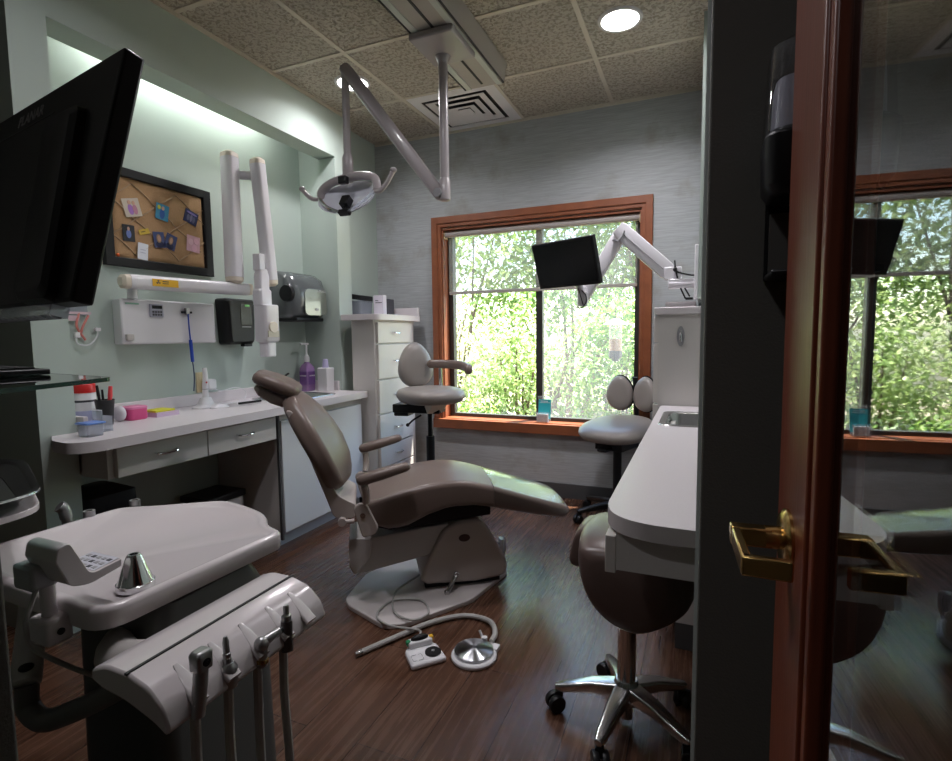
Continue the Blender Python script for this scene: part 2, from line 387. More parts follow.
# window: casing, jamb, frame, panes
def casing():
    g = G(); Y0, Y1 = 3.628, 3.65
    o = [(-1.88, .458), (-.29, .458), (-.29, 2.045), (-1.88, 2.045)]; i = [(-1.805, .53), (-.36, .53), (-.36, 1.97), (-1.805, 1.97)]
    for a in (0, 1, 2, 3):
        b = (a + 1) % 4
        if a == 0: continue
        q = [o[a], o[b], i[b], i[a]]; g.prism(q, Y0, Y1, 'y')
        m = [tuple((o[x][t] * .35 + i[x][t] * .65) for t in (0, 1)) for x in (a, b)]
        g.prism([o[a], o[b], m[1], m[0]], Y0 - .010, Y0, 'y')
    g.box((-1.88, 3.60, .458), (-.29, 3.65, .53)); return g
struct('trim_12', casing(), TRIMW, bev=.003)
g = G().box((-1.812, 3.645, .53), (-1.796, 3.80, 1.965)).box((-.369, 3.645, .53), (-.353, 3.80, 1.965)).box((-1.80, 3.645, 1.95), (-.365, 3.80, 1.966)).box((-1.80, 3.63, .518), (-.365, 3.80, .534))
struct('trim_13', g, TRIMW)
DFRAME = mat('bronze window frame', (.035, .033, .03), .4)
w = obj('window_1', G().box((-1.796, 3.735, .534), (-1.758, 3.79, 1.95)).box((-.407, 3.735, .534), (-.369, 3.79, 1.95)).box((-1.758, 3.735, .534), (-.407, 3.79, .56)).box((-1.758, 3.735, 1.925), (-.407, 3.79, 1.95)), DFRAME, kind='structure', bev=.002)
obj('mullion', G().box((-1.098, 3.738, .56), (-1.05, 3.785, 1.925)), DFRAME, w)
obj('pane', G().box((-1.758, 3.758, .56), (-1.098, 3.762, 1.925)), GLASS, w)
obj('pane', G().box((-1.05, 3.766, .56), (-.407, 3.770, 1.925)), GLASSH, w)
t = thing('roller_shade', 'grey mesh roller shade drawn down over the upper half of the window', 'window shade', (-1.085, 3.70, 1.48))
obj('roller', G().cyl((-1.79, 3.69, 1.925), (-.375, 3.69, 1.925), .024), mat('shade grey', (.42, .38, .36), .6), t)
obj('fabric', G().box((-1.775, 3.706, 1.495), (-.39, 3.7075, 1.915)), SHADE, t)
obj('hem_bar', G().box((-1.775, 3.700, 1.474), (-.39, 3.713, 1.498)), mat('hem grey', (.40, .37, .34), .5), t, bev=.004)
for x0, x1 in ((-1.796, -1.788), (-.377, -.369)): obj('bracket', G().box((x0, 3.665, 1.89), (x1, 3.715, 1.95)), IVORY, t)

# ------------------------------------------------------------------ ceiling things
def downlight(x, y, lab, DL):
    t = thing('ceiling_light', lab, 'ceiling light', (x, y, CZ - .012), 0, 'round recessed ceiling lights')
    obj('trim_ring', G().lathe((x, y, CZ - .008), [(.088, 0), (.102, 0), (.106, .008), (.088, .008), (.088, 0)], cap=False), VENTM, t)
    obj('lens', G().cyl((x, y, CZ - .004), (x, y, CZ), .088), emit('lens glow', (1, .97, .94), 14), t)
    l = bpy.data.lights.new('ceiling_or_fill_lamp', 'AREA'); l.shape = 'DISK'; l.size = .17; l.energy = DL; l.color = (.98, .95, 1.0); l.spread = math.radians(150)
    o = bpy.data.objects.new('ceiling_or_fill_lamp', l); C.objects.link(o); o.location = (x, y, CZ - .014); o['kind'] = 'helper'
downlight(-.383, 2.734, 'lit round recessed light in the ceiling tile by the window', 10)
downlight(-1.925, 2.737, 'lit round recessed light half hidden behind the dental lamp pole', 5.5)

t = thing('air_vent', 'square white stepped air vent in the ceiling beside the window wall', 'vent', (-1.457, 3.345, 2.62))
sq = lambda c, h: [(c[0] - h, c[1] - h), (c[0] + h, c[1] - h), (c[0] + h, c[1] + h), (c[0] - h, c[1] + h)]
c = (-1.457, 3.345)
obj('duct_shade', G().prism(sq(c, .235), CZ - .004, CZ - .001), BLACKM, t)  # black sheet stands in for the shade inside the duct
def ring(h0, h1, z0, z1, th=.004):
    A, B = sq(c, h0), sq(c, h1)
    return G().loft([[(*p, z0) for p in A], [(*p, z1) for p in B], [(*p, z1 - th) for p in B], [(*p, z0 - th) for p in A], [(*p, z0) for p in A]], cap=False)
obj('frame', ring(.29, .225, CZ - .001, CZ - .006, .006), VENTM, t)
for h, d in ((.20, .012), (.145, .018), (.09, .023)): obj('louver', ring(h, h - .045, CZ - d, CZ - d + .010, .003), VENTM, t)
obj('louver', G().prism(sq(c, .045), CZ - .024, CZ - .021), VENTM, t)

t = thing('ceiling_track', 'long grey metal track carrying the dental lamp across the ceiling', 'track', (-1.15, 2.0, 2.56))
TR = mat('track grey enamel', (.38, .345, .31), .4); TRP = mat('track pale inlay', (.50, .53, .49), .35)
obj('housing', G().prism([(-1.27, 2.575), (-1.262, 2.56), (-1.038, 2.56), (-1.03, 2.575), (-1.012, 2.66), (-1.288, 2.66)], .6, 2.9, 'y'), TR, t, bev=.003)
for x in (-1.268, -1.038): obj('edge_groove', G().box((x, .6, 2.556), (x + .008, 2.895, 2.562)), BLACKM, t)
for x in (-1.256, -1.074): obj('inlay', G().box((x, .6, 2.555), (x + .03, 2.895, 2.563)), TRP, t)
obj('centre_slot', G().box((-1.155, .6, 2.557), (-1.143, 2.86, 2.563)), BLACKM, t)

t = thing('dental_light', 'grey dental operating lamp hanging from the ceiling track on a jointed arm', 'dental lamp', (-1.19, 2.45, 1.74))
obj('carriage', G().box((-1.275, 2.26, 2.525), (-1.05, 2.53, 2.558)), LAMPG, t, bev=.008)
p = obj('post', G().cyl((-1.19, 2.45, 2.53), (-1.19, 2.45, 1.84), .023), LAMPG, t)
obj('collar', G().lathe((-1.19, 2.45, 1.835), [(.024, 0), (.028, .004), (.028, .10), (.023, .11)]), LAMPG, p)
obj('flange', G().lathe((-1.19, 2.45, 2.49), [(.023, 0), (.036, .03), (.04, .04)]), LAMPG, p)
A0, A1 = V((-1.215, 2.445, 1.865)), V((-1.62, 2.25, 2.46))
d = (A1 - A0).normalized(); x = d.cross(V((0, 0, 1))).normalized(); y = x.cross(d)
sec = rrect(.024, .031, .015)
obj('arm', G().loft([[A0 + d * s + x * a * f + y * b * f for a, b in sec] for s, f in ((-.02, .6), (-.005, .92), (.06, 1), ((A1 - A0).length - .02, 1), ((A1 - A0).length + .015, .85), ((A1 - A0).length + .025, .5))]), LAMPG, t)
obj('hinge', G().cyl((-1.215, 2.41, 1.87), (-1.215, 2.48, 1.87), .022), GREYP, t)
p = obj('drop_tube', G().cyl((-1.625, 2.25, 2.44), (-1.625, 2.25, 2.0), .019), LAMPG, t)
obj('sleeve', G().lathe((-1.625, 2.25, 1.93), [(.024, 0), (.027, .005), (.027, .11), (.021, .13)]), LAMPG, p)
hc = V((-1.61, 2.23, 1.885))
p = obj('yoke', G().tube([hc + V(q) for q in ((-.165, 0, -.035), (-.16, 0, .01), (-.10, .005, .045), (0, .01, .06), (.10, .005, .055), (.155, 0, .03), (.165, 0, -.02))], .021, n=12), LAMPG, t)
obj('swivel_block', G().box(hc + V((-.035, -.04, .022)), hc + V((.010, -.008, .058))), BLACK, p, bev=.004)
# dish shaped reflector: a curved shell opening towards the chair and the room
gd = G(); Rl = Matrix.Rotation(math.radians(1), 3, 'Y') @ Matrix.Rotation(math.radians(-32), 3, 'X')
def dish(th, f):
    rows = []
    for j in range(15):
        v = -1 + 2 * j / 14; row = []
        for i in range(29):
            a_ = PI * (-.5 + i / 28); u_ = math.sin(a_); lim = .105 * math.sqrt(max(.0, 1 - u_ * u_ * .97))
            row.append(hc + Rl @ V((.165 * u_ * f, .055 * (1 - u_ * u_) * (1 - .55 * v * v) + th, v * lim * f + .022 * (1 - u_ * u_) - .045)))
        rows.append(row)
    return rows
a, b = dish(0, .985), dish(.006, 1)
gd.loft(a, cap=False, close=False).loft(b, cap=False, close=False)
for k_ in (0, 14): gd.loft([a[k_], b[k_]], cap=False, close=False)
for k_ in (0, 28): gd.loft([[r_[k_] for r_ in a], [r_[k_] for r_ in b]], cap=False, close=False)
obj('reflector', gd, DISHM, t, ang=70)
R = Rl
obj('bulb_guard', G().obox(hc + V((.004, -.03, -.068)), (.046, .042, .056), R).obox(hc + V((.008, -.04, -.105)), (.024, .02, .03), R), BLACK, t, bev=.005)
obj('front_cap', G().obox(hc + V((.015, -.06, -.125)), (.062, .03, .022), R), BLACK, t, bev=.004)
for s in (-1, 1):
    obj('strut', G().tube([hc + V((s * .16 + .005, -.03, -.035)), hc + V((s * .10 + .005, -.05, -.085)), hc + V((s * .03 + .012, -.06, -.12))], .0075, n=8), CHROME if s < 0 else CLEARB, t)
    obj('handle', G().tube([hc + V((s * .16, -.01, -.03)), hc + V((s * .20, -.02, -.03)), hc + V((s * .235, -.02, -.01 + .012 * (s > 0))), hc + V((s * .27, -.02, .025 + .025 * (s > 0)))], .011, n=10).ell(hc + V((s * .27, -.02, .028 + .025 * (s > 0))), (.016, .016, .013)), LAMPG, t)

# ------------------------------------------------------------------ left counter run
p0 = [(-2.56, 1.297), (-2.262, 1.297), (-2.262, 1.205), (-2.15, 1.145), (-2.035, 1.135), (-1.985, 1.20), (-1.99, 1.40), (-2.045, 2.981), (-2.56, 2.981)]
outer = rpoly(p0, [0, 0, 0, .03, .05, .06, .1, .015, 0])
inner = rpoly([(-2.46, 2.36), (-2.14, 2.36), (-2.14, 2.78), (-2.46, 2.78)], .08)
t = thing('countertop', 'long pale laminate countertop with rounded end in the green alcove', 'countertop', (-2.28, 2.1, .757))
obj('slab', G().holed(outer, inner, .757, .797), LAM, t)
obj('backsplash', G().box((-2.56, 1.32, .797), (-2.542, 2.96, .857)), LAM, t, bev=.003)
obj('backsplash', G().box((-2.56, 2.962, .797), (-2.275, 2.981, .862)), LAM, t, bev=.003)
obj('backsplash', G().box((-2.56, 1.299, .797), (-2.225, 1.318, .858)), LAM, t, bev=.003)
def sink(name, label, X0, X1, Y0, Y1, zt, r, depth):
    t = thing(name, label, 'sink', ((X0 + X1) / 2, (Y0 + Y1) / 2, zt))
    q = lambda o, z, rr: [(a, b, z) for a, b in rpoly([(X0 - o, Y0 - o), (X1 + o, Y0 - o), (X1 + o, Y1 + o), (X0 - o, Y1 + o)], rr)]
    obj('bowl', G().loft([q(.016, zt + .001, r), q(.014, zt + .005, r), q(-.006, zt + .004, r), q(-.012, zt - .004, r), q(-.02, zt - depth * .8, r * .8), q(-.05, zt - depth, r * .6)], cap=False).loft([q(-.05, zt - depth, r * .6), q(-.12, zt - depth - .004, r * .4)], cap=True), STEEL, t, ang=50)
    obj('drain', G().cyl(((X0 + X1) / 2, (Y0 + Y1) / 2, zt - depth - .003), ((X0 + X1) / 2, (Y0 + Y1) / 2, zt - depth + .001), .03), GREYP, t)
    return t
sink('sink', 'round cornered steel sink set in the alcove countertop', -2.455, -2.145, 2.365, 2.775, .797, .08, .14)
t = thing('faucet', 'small chrome faucet behind the alcove sink', 'faucet', (-2.51, 2.70, .797))
obj('body', G().lathe((-2.51, 2.70, .797), [(.026, 0), (.026, .01), (.016, .02), (.016, .09), (.02, .10), (.005, .11)]), CHROME, t)
obj('spout', G().tube([(-2.51, 2.70, .86), (-2.49, 2.66, .90), (-2.44, 2.62, .905), (-2.40, 2.60, .885)], .009), CHROME, t)
obj('lever', G().bar((-2.51, 2.70, .905), (-2.51, 2.75, .925), .012, .008), BLACK, t)

def pull(y, z, x, parent, w=.05, m=CHROME):
    obj('handle', G().tube([(x, y - w, z + .004), (x + .018, y - w * .85, z), (x + .022, y, z - .003), (x + .018, y + w * .85, z), (x, y + w, z + .004)], .0045, n=8), m, parent)
t = thing('drawer_unit', 'shallow two drawer unit hung under the alcove countertop', 'drawers', (-2.3, 1.74, .615))
obj('body', G().box((-2.255, 1.30, .618), (-2.10, 2.19, .756)).box((-2.55, 1.31, .618), (-2.255, 2.19, .756)), CABW, t)
for y0, y1 in ((1.325, 1.735), (1.741, 2.165)):
    dr = obj('drawer', G().box((-2.10, y0, .620), (-2.078, y1, .738)), CAB, t, bev=.002)
    pull((y0 + y1) / 2, .685, -2.078, dr)
t = thing('base_cabinet', 'white base cabinet with one plain door under the alcove sink', 'cabinet', (-2.3, 2.57, 0))
obj('body', G().box((-2.55, 2.195, .09), (-2.10, 2.97, .64)).box((-2.55, 2.195, .64), (-2.10, 2.345, .756)).box((-2.55, 2.80, .64), (-2.10, 2.97, .756)).box((-2.125, 2.345, .64), (-2.10, 2.80, .756)), CABW, t)
obj('toe_kick', G().box((-2.5, 2.20, .001), (-2.135, 2.97, .09)), KICK, t)
obj('door', G().box((-2.10, 2.205, .088), (-2.078, 2.945, .712)), mat('door laminate with sky tint', (.66, .69, .72), .4), t, bev=.002)  # bluer than the other fronts: sky light put into the colour
obj('end_panel', G().box((-2.10, 2.188, .05), (-2.085, 2.2, .74)), CORE, t)

t = thing('waste_bin', 'black plastic waste bin under the drawer end of the alcove counter', 'bin', (-2.42, 1.48, 0))
q = lambda h, z, r=.03: [(a, b, z * 1.06) for a, b in rpoly([(-2.42 - h, 1.45 - h), (-2.42 + h, 1.45 - h), (-2.42 + h, 1.45 + h), (-2.42 - h, 1.45 + h)], r)]
obj('body', G().loft([q(.09, .0), q(.105, .40), q(.109, .41), q(.109, .43), q(.10, .43), q(.085, .02)]), BLACK, t)
obj('lid', G().loft([q(.109, .43), q(.107, .47), q(.05, .50)]), BLACK, t)
t = thing('storage_box', 'white box with black lid on the floor under the alcove counter', 'box', (-2.40, 2.01, 0))
obj('body', G().box((-2.50, 1.915, 0), (-2.30, 2.135, .30)), mat('box white', (.60, .60, .62), .5), t, bev=.006)
obj('lid', G().box((-2.51, 1.905, .30), (-2.29, 2.145, .335)), BLACK, t, bev=.006)
for yy in (1.96, 2.02, 2.09): obj('hole', G().cyl((-2.301, yy, .24), (-2.297, yy, .24), .008), BLACKM, t)

# things on the alcove counter
Zc = .797
t = thing('wipes_canister', 'white wipes canister with a red lid by the pen cup', 'canister', (-2.44, 1.435, Zc))
cx, cyy = -2.44, 1.435
obj('body', G().lathe((cx, cyy, Zc), [(.040, 0), (.042, .004), (.042, .135), (.04, .14)]), WHITE, t)
obj('label_band', G().lathe((cx, cyy, Zc), [(.0424, .012), (.0428, .013), (.0428, .06), (.0424, .061)], cap=False), mat('blue pink label', (.40, .42, .62), .5), t)
obj('label_print', G().lathe((cx, cyy, Zc), [(.0424, .098), (.0428, .099), (.0428, .106), (.0424, .107)], cap=False), INK, t)
l = obj('lid', G().lathe((cx, cyy, Zc), [(.044, .138), (.044, .17), (.04, .176), (.02, .178)]), RED, t)
obj('cap', G().box((cx - .022, cyy - .022, Zc + .17), (cx + .022, cyy + .022, Zc + .19)), RED, l, bev=.006)
t = thing('pen_cup', 'black mesh pen cup between the wipes canister and pink box', 'pen holder', (-2.33, 1.45, Zc))
obj('mesh_cup', G().lathe((-2.33, 1.45, Zc), [(.026, 0), (.036, .105), (.0375, .108), (.036, .109), (.0345, .106), (.0245, .004)], n=20), BLACKM, t)
for i, (dx, dy, h, m, r, lab, nm) in enumerate(((.008, .012, .165, CORAL, .008, 'thick coral highlighter standing in the black pen cup', 'highlighter'), (-.012, -.008, .155, GRN, .005, 'green pen standing in the black pen cup', 'pen'),
        (.0, -.016, .172, BLACK, .0055, 'black marker standing in the black pen cup', 'marker'), (-.016, .006, .150, BLACK, .0045, 'thin black pencil at the back of the pen cup', 'pencil'))):
    a = V((-2.33 + dx * .6, 1.45 + dy * .6, Zc + .006)); b = V((-2.33 + dx * 1.7, 1.45 + dy * 1.7, Zc + h))
    tt = thing(nm, lab, 'pen', a, 0, 'pens in the pen cup')
    obj('barrel', G().cyl(a, a.lerp(b, .72), r, n=12), m, tt); obj('cap', G().cyl(a.lerp(b, .72), b, r * 1.15, r * .9, n=12), m, tt)
t = thing('plastic_tub', 'small clear plastic tub with blue lid at the counter end', 'box', (-2.12, 1.262, Zc))
obj('tub', G().loft([[(a, b, z) for a, b in rpoly([(-2.12 - h, 1.262 - h), (-2.12 + h, 1.262 - h), (-2.12 + h, 1.262 + h), (-2.12 - h, 1.262 + h)], .012)] for h, z in ((.030, Zc), (.034, Zc + .045))]), CLEARB, t)
obj('lid', G().box((-2.156, 1.226, Zc + .046), (-2.084, 1.298, Zc + .053)), mat('pale blue lid', (.12, .25, .65), .35), t, bev=.003)
t = thing('card_holder', 'clear upright card holder behind the blue lidded tub', 'holder', (-2.19, 1.345, Zc))
g = G().box((-2.22, 1.33, Zc), (-2.16, 1.333, Zc + .085)).box((-2.22, 1.367, Zc), (-2.16, 1.37, Zc + .06)).box((-2.22, 1.333, Zc), (-2.16, 1.367, Zc + .003))
obj('sides', g, CLEARB, t); obj('rim', G().tube([(-2.22, 1.33, Zc + .086), (-2.16, 1.33, Zc + .086)], .0025, n=6, sm=0), WHITE, t)
tag(obj('white_pouch', G().ell((-2.37, 1.535, Zc + .035), (.035, .022, .035)), mat('white bag', (.6, .58, .62), .5), bev=0), 'crumpled white pouch leaning behind the black pen cup', 'pouch')
t = thing('pink_box', 'rounded pink plastic box on the alcove counter', 'box', (-2.37, 1.60, Zc))
q = lambda h, z: [(a, b, z) for a, b in rpoly([(-2.37 - h, 1.60 - h * 1.1), (-2.37 + h, 1.60 - h * 1.1), (-2.37 + h, 1.60 + h * 1.1), (-2.37 - h, 1.60 + h * 1.1)], .02)]
obj('body', G().loft([q(.036, Zc), q(.04, Zc + .006), q(.04, Zc + .05)]), PINKP, t); obj('lid', G().loft([q(.041, Zc + .05), q(.041, Zc + .058), q(.036, Zc + .062)]), mat('pale pink lid', (.66, .2, .36), .4), t)
t = thing('notepad', 'lilac notepad lying right of the pink box', 'notepad', (-2.36, 1.72, Zc))
obj('pages', G().box((-2.40, 1.67, Zc), (-2.315, 1.785, Zc + .02)), LIL, t)
tag(obj('sticky_note_pad', G().box((-2.42, 1.675, Zc + .0205), (-2.33, 1.775, Zc + .030)), YPAD, bev=.001), 'yellow sticky note pad on top of the lilac notepad', 'notepad')
t = thing('curing_light', 'white wand curing light standing in its charging cradle', 'curing light', (-2.39, 2.0, Zc))
cr_ = obj('cradle', G().loft([[(-2.39 + a * s, 2.0 + b * s * 1.25, Zc + z) for a, b in rrect(.05, .05, .03)] for s, z in ((1, 0), (1, .008), (.6, .022), (.42, .05), (.4, .055))]), WHITE, t)
obj('cradle_foot', G().loft([[(-2.33 + a, 2.03 + b, Zc + z) for a, b in rrect(.03 * s, .05 * s, .02)] for s, z in ((1, 0), (1, .006), (.6, .02))]), WHITE, cr_)
wd = obj('wand', G().tube([(-2.39, 2.0, Zc + .05), (-2.388, 2.0, Zc + .12), (-2.386, 2.002, Zc + .17), (-2.392, 2.004, Zc + .21)], [.0155, .011], n=14), WHITE, t)
obj('button', G().ell((-2.372, 1.996, Zc + .135), (.004, .004, .005)), RED, wd)
obj('seam_ring', G().cyl((-2.389, 2.0, Zc + .098), (-2.389, 2.0, Zc + .101), .0152), GREYP, wd)
t = thing('wall_outlet', 'ivory wall outlet above the alcove counter', 'outlet', (-2.552, 2.12, .86))
obj('plate', G().box((-2.56, 2.085, .862), (-2.554, 2.155, .975)), IVORY, t, bev=.002)
obj('socket', G().box((-2.554, 2.10, .93), (-2.551, 2.14, .965)), IVORY, t, bev=.001)
t = thing('power_adapter', 'rounded white power adapter plugged into the ivory outlet', 'adapter', (-2.53, 2.15, .87))
obj('body', G().box((-2.553, 2.115, .873), (-2.505, 2.18, .935)), WHITE, t, bev=.014, seg=4)
obj('cord', G().tube([(-2.52, 2.17, .875), (-2.515, 2.22, .862), (-2.51, 2.30, .872), (-2.49, 2.36, .85), (-2.47, 2.33, .80), (-2.42, 2.20, .80), (-2.40, 2.08, .80)], .0025, n=6), WHITE, t)
tag(obj('dental_probe', G().tube([(-2.33, 2.16, Zc + .006), (-2.32, 2.24, Zc + .006), (-2.31, 2.30, Zc + .006)], .006, n=8), BLACK), 'dark slim instrument lying left of the alcove sink', 'instrument')
t = thing('mouthwash_bottle', 'purple mouthwash bottle with a white pump by the sink', 'bottle', (-2.47, 2.885, Zc))
bx, by = -2.47, 2.885
q = lambda h, z, r=.018: [(bx + a, by + b, Zc + z) for a, b in rrect(h, h * 1.05, r)]
obj('body', G().loft([q(.036, 0), q(.039, .006), q(.039, .155), q(.03, .178, .02), q(.016, .192, .015), q(.015, .20, .0149)]), PURP, t)
lb = obj('label_front', G().box((bx - .03, by - .0425, Zc + .045), (bx + .03, by - .0405, Zc + .135)).box((bx + .0388, by - .035, Zc + .045), (bx + .0405, by + .03, Zc + .135)), mat('violet label', (.16, .07, .25), .4), t)
for M in (frame3((bx, by - .0430, Zc + .105), (1, 0, 0), (0, 0, 1)),): text('label_text', 'LISTERINE', .0125, M, PAPER, lb)
text('label_text', 'LISTERINE', .0125, frame3((bx + .0410, by, Zc + .105), (0, 1, 0), (0, 0, 1)), PAPER, lb)
pm = obj('pump', G().lathe((bx, by, Zc + .198), [(.018, 0), (.019, .03), (.012, .045), (.008, .05), (.006, .06), (.006, .115), (.012, .118), (.012, .128)]), WHITE, t)
obj('nozzle', G().box((bx - .006, by - .055, Zc + .315), (bx + .006, by + .02, Zc + .327)), WHITE, pm, bev=.003)
t = thing('white_bottle', 'tapered white bottle with a lavender cap right of the mouthwash', 'bottle', (-2.33, 2.905, Zc))
bx, by = -2.33, 2.905
obj('body', G().loft([[(bx + a, by + b, Zc + z) for a, b in rrect(h, h, .006)] for h, z in ((.036, 0), (.038, .004), (.041, .155), (.036, .16))]), WHITE, t)
obj('cap', G().lathe((bx, by, Zc + .16), [(.021, 0), (.021, .004), (.019, .03), (.0165, .055), (.01, .058)]), LAV, t)

# ------------------------------------------------------------------ alcove wall: pin board, x-ray, dispensers
t = thing('pin_board', 'black framed burlap pin board with crossed ribbons on the alcove wall', 'pin board', (-2.55, 1.92, 1.508))
by0, by1, bz0, bz1 = 1.628, 2.222, 1.508, 1.975
g = G(); o = [(by0, bz0), (by1, bz0), (by1, bz1), (by0, bz1)]; i_ = [(by0 + .045, bz0 + .042), (by1 - .045, bz0 + .042), (by1 - .045, bz1 - .042), (by0 + .045, bz1 - .042)]
for a in range(4):
    b = (a + 1) % 4; g.prism([o[a], o[b], i_[b], i_[a]], -2.56, -2.533, 'x')
obj('frame', g, BLACK, t, bev=.003)
iy0, iy1, iz0, iz1 = by0 + .043, by1 - .043, bz0 + .04, bz1 - .04
ny, nz = 44, 34; rows = []
but = [(iy0 + (iy1 - iy0) * a, iz0 + (iz1 - iz0) * b) for a, b in ((.0, .28), (.22, .06), (.22, .5), (.45, .28), (.45, .72), (.22, .94), (.68, .06), (.68, .5), (.68, .94), (.9, .28), (.9, .72), (0, .72))]
def hgt(y, z):
    h = .014
    for a, b in but:
        d2 = ((y - a) ** 2 + (z - b) ** 2) / .028 ** 2; h -= .010 * math.exp(-d2)
    e = min(y - iy0, iy1 - y, z - iz0, iz1 - z); return h * min(1, e / .02 + .2)
for j in range(nz + 1):
    z = iz0 + (iz1 - iz0) * j / nz; rows.append([(-2.557 + hgt(iy0 + (iy1 - iy0) * i / ny, z), iy0 + (iy1 - iy0) * i / ny, z) for i in range(ny + 1)])
obj('burlap_pad', G().loft(rows, cap=False, close=False), BURLAP, t, ang=80)
W_, H_ = iy1 - iy0, iz1 - iz0
def rib(a, b):
    P = [(a[0] + (b[0] - a[0]) * k / 12, a[1] + (b[1] - a[1]) * k / 12) for k in range(13)]
    obj('ribbon', G().tube([(-2.5545 + hgt(y, z), y, z) for y, z in P], .0028, n=6, sm=2), RIB, t)
for s in (.28, .72, 1.16, 1.6):
    pass
F_ = lambda a, b: (iy0 + W_ * min(max(a, .004), .996), iz0 + H_ * min(max(b, .006), .994))
for a, b in (((0, .72), (.22, .94)), ((0, .28), (.68, .94)), ((.22, .06), (1, .82)), ((.68, .06), (1, .375)), ((0, .28), (.22, .06)), ((0, .72), (.68, .06)), ((.22, .94), (1, .18)), ((.68, .94), (1, .62))): rib(F_(*a), F_(*b))
def photo(y, z, w, h, rot, bg, blobs, lab, name='photo', cat='photo', group='photos pinned on the burlap board'):
    t = thing(name, lab, cat, (-2.538, y, z - h / 2), 0, group)
    R = lambda a, b, x=0: (-2.539 + x, y + a * math.cos(rot) - b * math.sin(rot), z + a * math.sin(rot) + b * math.cos(rot))
    def quad(x0, y0, x1, y1, xa, xb):
        P = [(x0, y0), (x1, y0), (x1, y1), (x0, y1)]; return G().loft([[R(a, b, xa) for a, b in P], [R(a, b, xb) for a, b in P]])
    obj('print', quad(-w / 2, -h / 2, w / 2, h / 2, 0, .0012), mat(name + ' ground', bg, .35), t)
    nb = 0
    for (bx, bz, rw, rh, col) in blobs:
        nb += 1; P = [(bx * w + rw * w * math.cos(k * PI / 8), bz * h + rh * h * math.sin(k * PI / 8)) for k in range(16)]
        obj('printed_figure', G().loft([[R(a, b, .0012) for a, b in P], [R(a, b, .0012 + .0004 * nb) for a, b in P]]), mat('print ink', col, .35), t)
SK = (.55, .33, .24)
photo(1.770, 1.795, .085, .085, .25, (.55, .48, .40), ((-.1, -.1, .16, .3, (.34, .16, .5)), (.16, -.12, .14, .28, (.45, .2, .28)), (-.1, .28, .1, .12, SK), (.15, .24, .09, .11, SK)), 'pinned photo of two people in purple clothes, upper left on the board')
photo(1.928, 1.805, .07, .08, -.15, (.05, .25, .40), ((0, -.12, .2, .32, (.03, .10, .35)), (.02, .25, .12, .13, SK), (-.28, .25, .12, .14, (.5, .5, .05))), 'pinned photo of a person in blue on a teal background, upper middle of the board')
photo(2.094, 1.812, .08, .07, -.3, (.03, .035, .10), ((-.2, -.1, .1, .25, (.12, .12, .2)), (.02, -.08, .1, .28, (.16, .15, .25)), (.22, -.12, .1, .25, (.1, .1, .18)), (0, .3, .4, .08, (.2, .16, .4))), 'pinned dark group photo, upper right on the board')
photo(1.746, 1.67, .06, .078, .02, (.012, .014, .02), ((0, -.05, .2, .26, (.14, .2, .5)), (0, .26, .1, .12, SK)), 'pinned photo of a person in a pale blue dress, lower left on the board')
photo(1.902, 1.663, .06, .078, .1, (.06, .08, .20), ((0, -.3, .36, .22, (.015, .02, .07)), (-.02, .08, .22, .28, (.3, .2, .12)), (0, .08, .14, .2, SK)), 'pinned portrait of a long haired person, left one of the lower pair')
photo(1.966, 1.662, .06, .078, -.3, (.06, .08, .20), ((0, -.3, .36, .22, (.015, .02, .07)), (-.02, .08, .22, .28, (.25, .15, .09)), (0, .08, .14, .2, SK)), 'pinned portrait of a smiling person, right one of the lower pair')
photo(1.825, 1.69, .055, .025, .35, (.60, .42, .05), ((-.1, .05, .25, .12, (.2, .14, .03)),), 'small yellow tag pinned in the middle of the board', 'paper_tag', 'tag', None)
photo(1.812, 1.592, .052, .08, -.1, (.70, .72, .78), ((0, .1, .3, .02, (.4, .4, .5)), (0, -.08, .3, .02, (.4, .4, .5))), 'blank white note pinned low on the board', 'note', 'note', None)
photo(2.10, 1.672, .08, .085, -.1, (.62, .36, .42), ((.1, -.25, .2, .25, (.7, .4, .5)), (-.2, .1, .2, .2, (.7, .45, .52)), (.2, .2, .2, .2, (.7, .4, .5))), 'pink paper cut-out pinned at the lower right of the board', 'paper_cutout', 'paper', None)
tag(obj('push_pin', G().ell((-2.544, 1.692, 1.560), (.006, .008, .008)), mat('orange pin', (.8, .12, .01), .4)), 'orange push pin in the lower left board corner', 'pin')

t = thing('xray_unit', 'white wall mounted dental x-ray unit with folded arms above the counter', 'x-ray machine', (-2.5, 1.95, 1.06))
g = G().loft([[(-2.5595, a, b) for a, b in ((1.655, 1.137), (2.18, 1.137), (2.18, 1.352), (1.655, 1.352))], [(-2.47, a, b) for a, b in ((1.637, 1.137), (2.155, 1.137), (2.155, 1.352), (1.637, 1.352))]])
cb = obj('control_box', g, XRAY, t, bev=.008)
obj('brand_strip', G().box((-2.471, 1.66, 1.325), (-2.4685, 1.725, 1.333)), mat('pale green print', (.25, .45, .35), .5), cb)
kp = obj('keypad', G().box((-2.472, 1.775, 1.268), (-2.46, 1.845, 1.332)), mat('grey keypad', (.42, .42, .50), .4), cb, bev=.004)
obj('display', G().box((-2.461, 1.784, 1.309), (-2.4585, 1.836, 1.325)), SCREEN, kp)
for a in range(4):
    for b in range(2): obj('key', G().box((-2.461, 1.785 + a * .0135, 1.275 + b * .014), (-2.458, 1.794 + a * .0135, 1.285 + b * .014)), INK, kp)
obj('knob', G().box((-2.472, 1.65, 1.155), (-2.455, 1.685, 1.185)), EQUIPD, cb, bev=.004)
obj('pivot', G().cyl((-2.46, 1.69, 1.35), (-2.46, 1.69, 1.40), .022), XRAY, t)
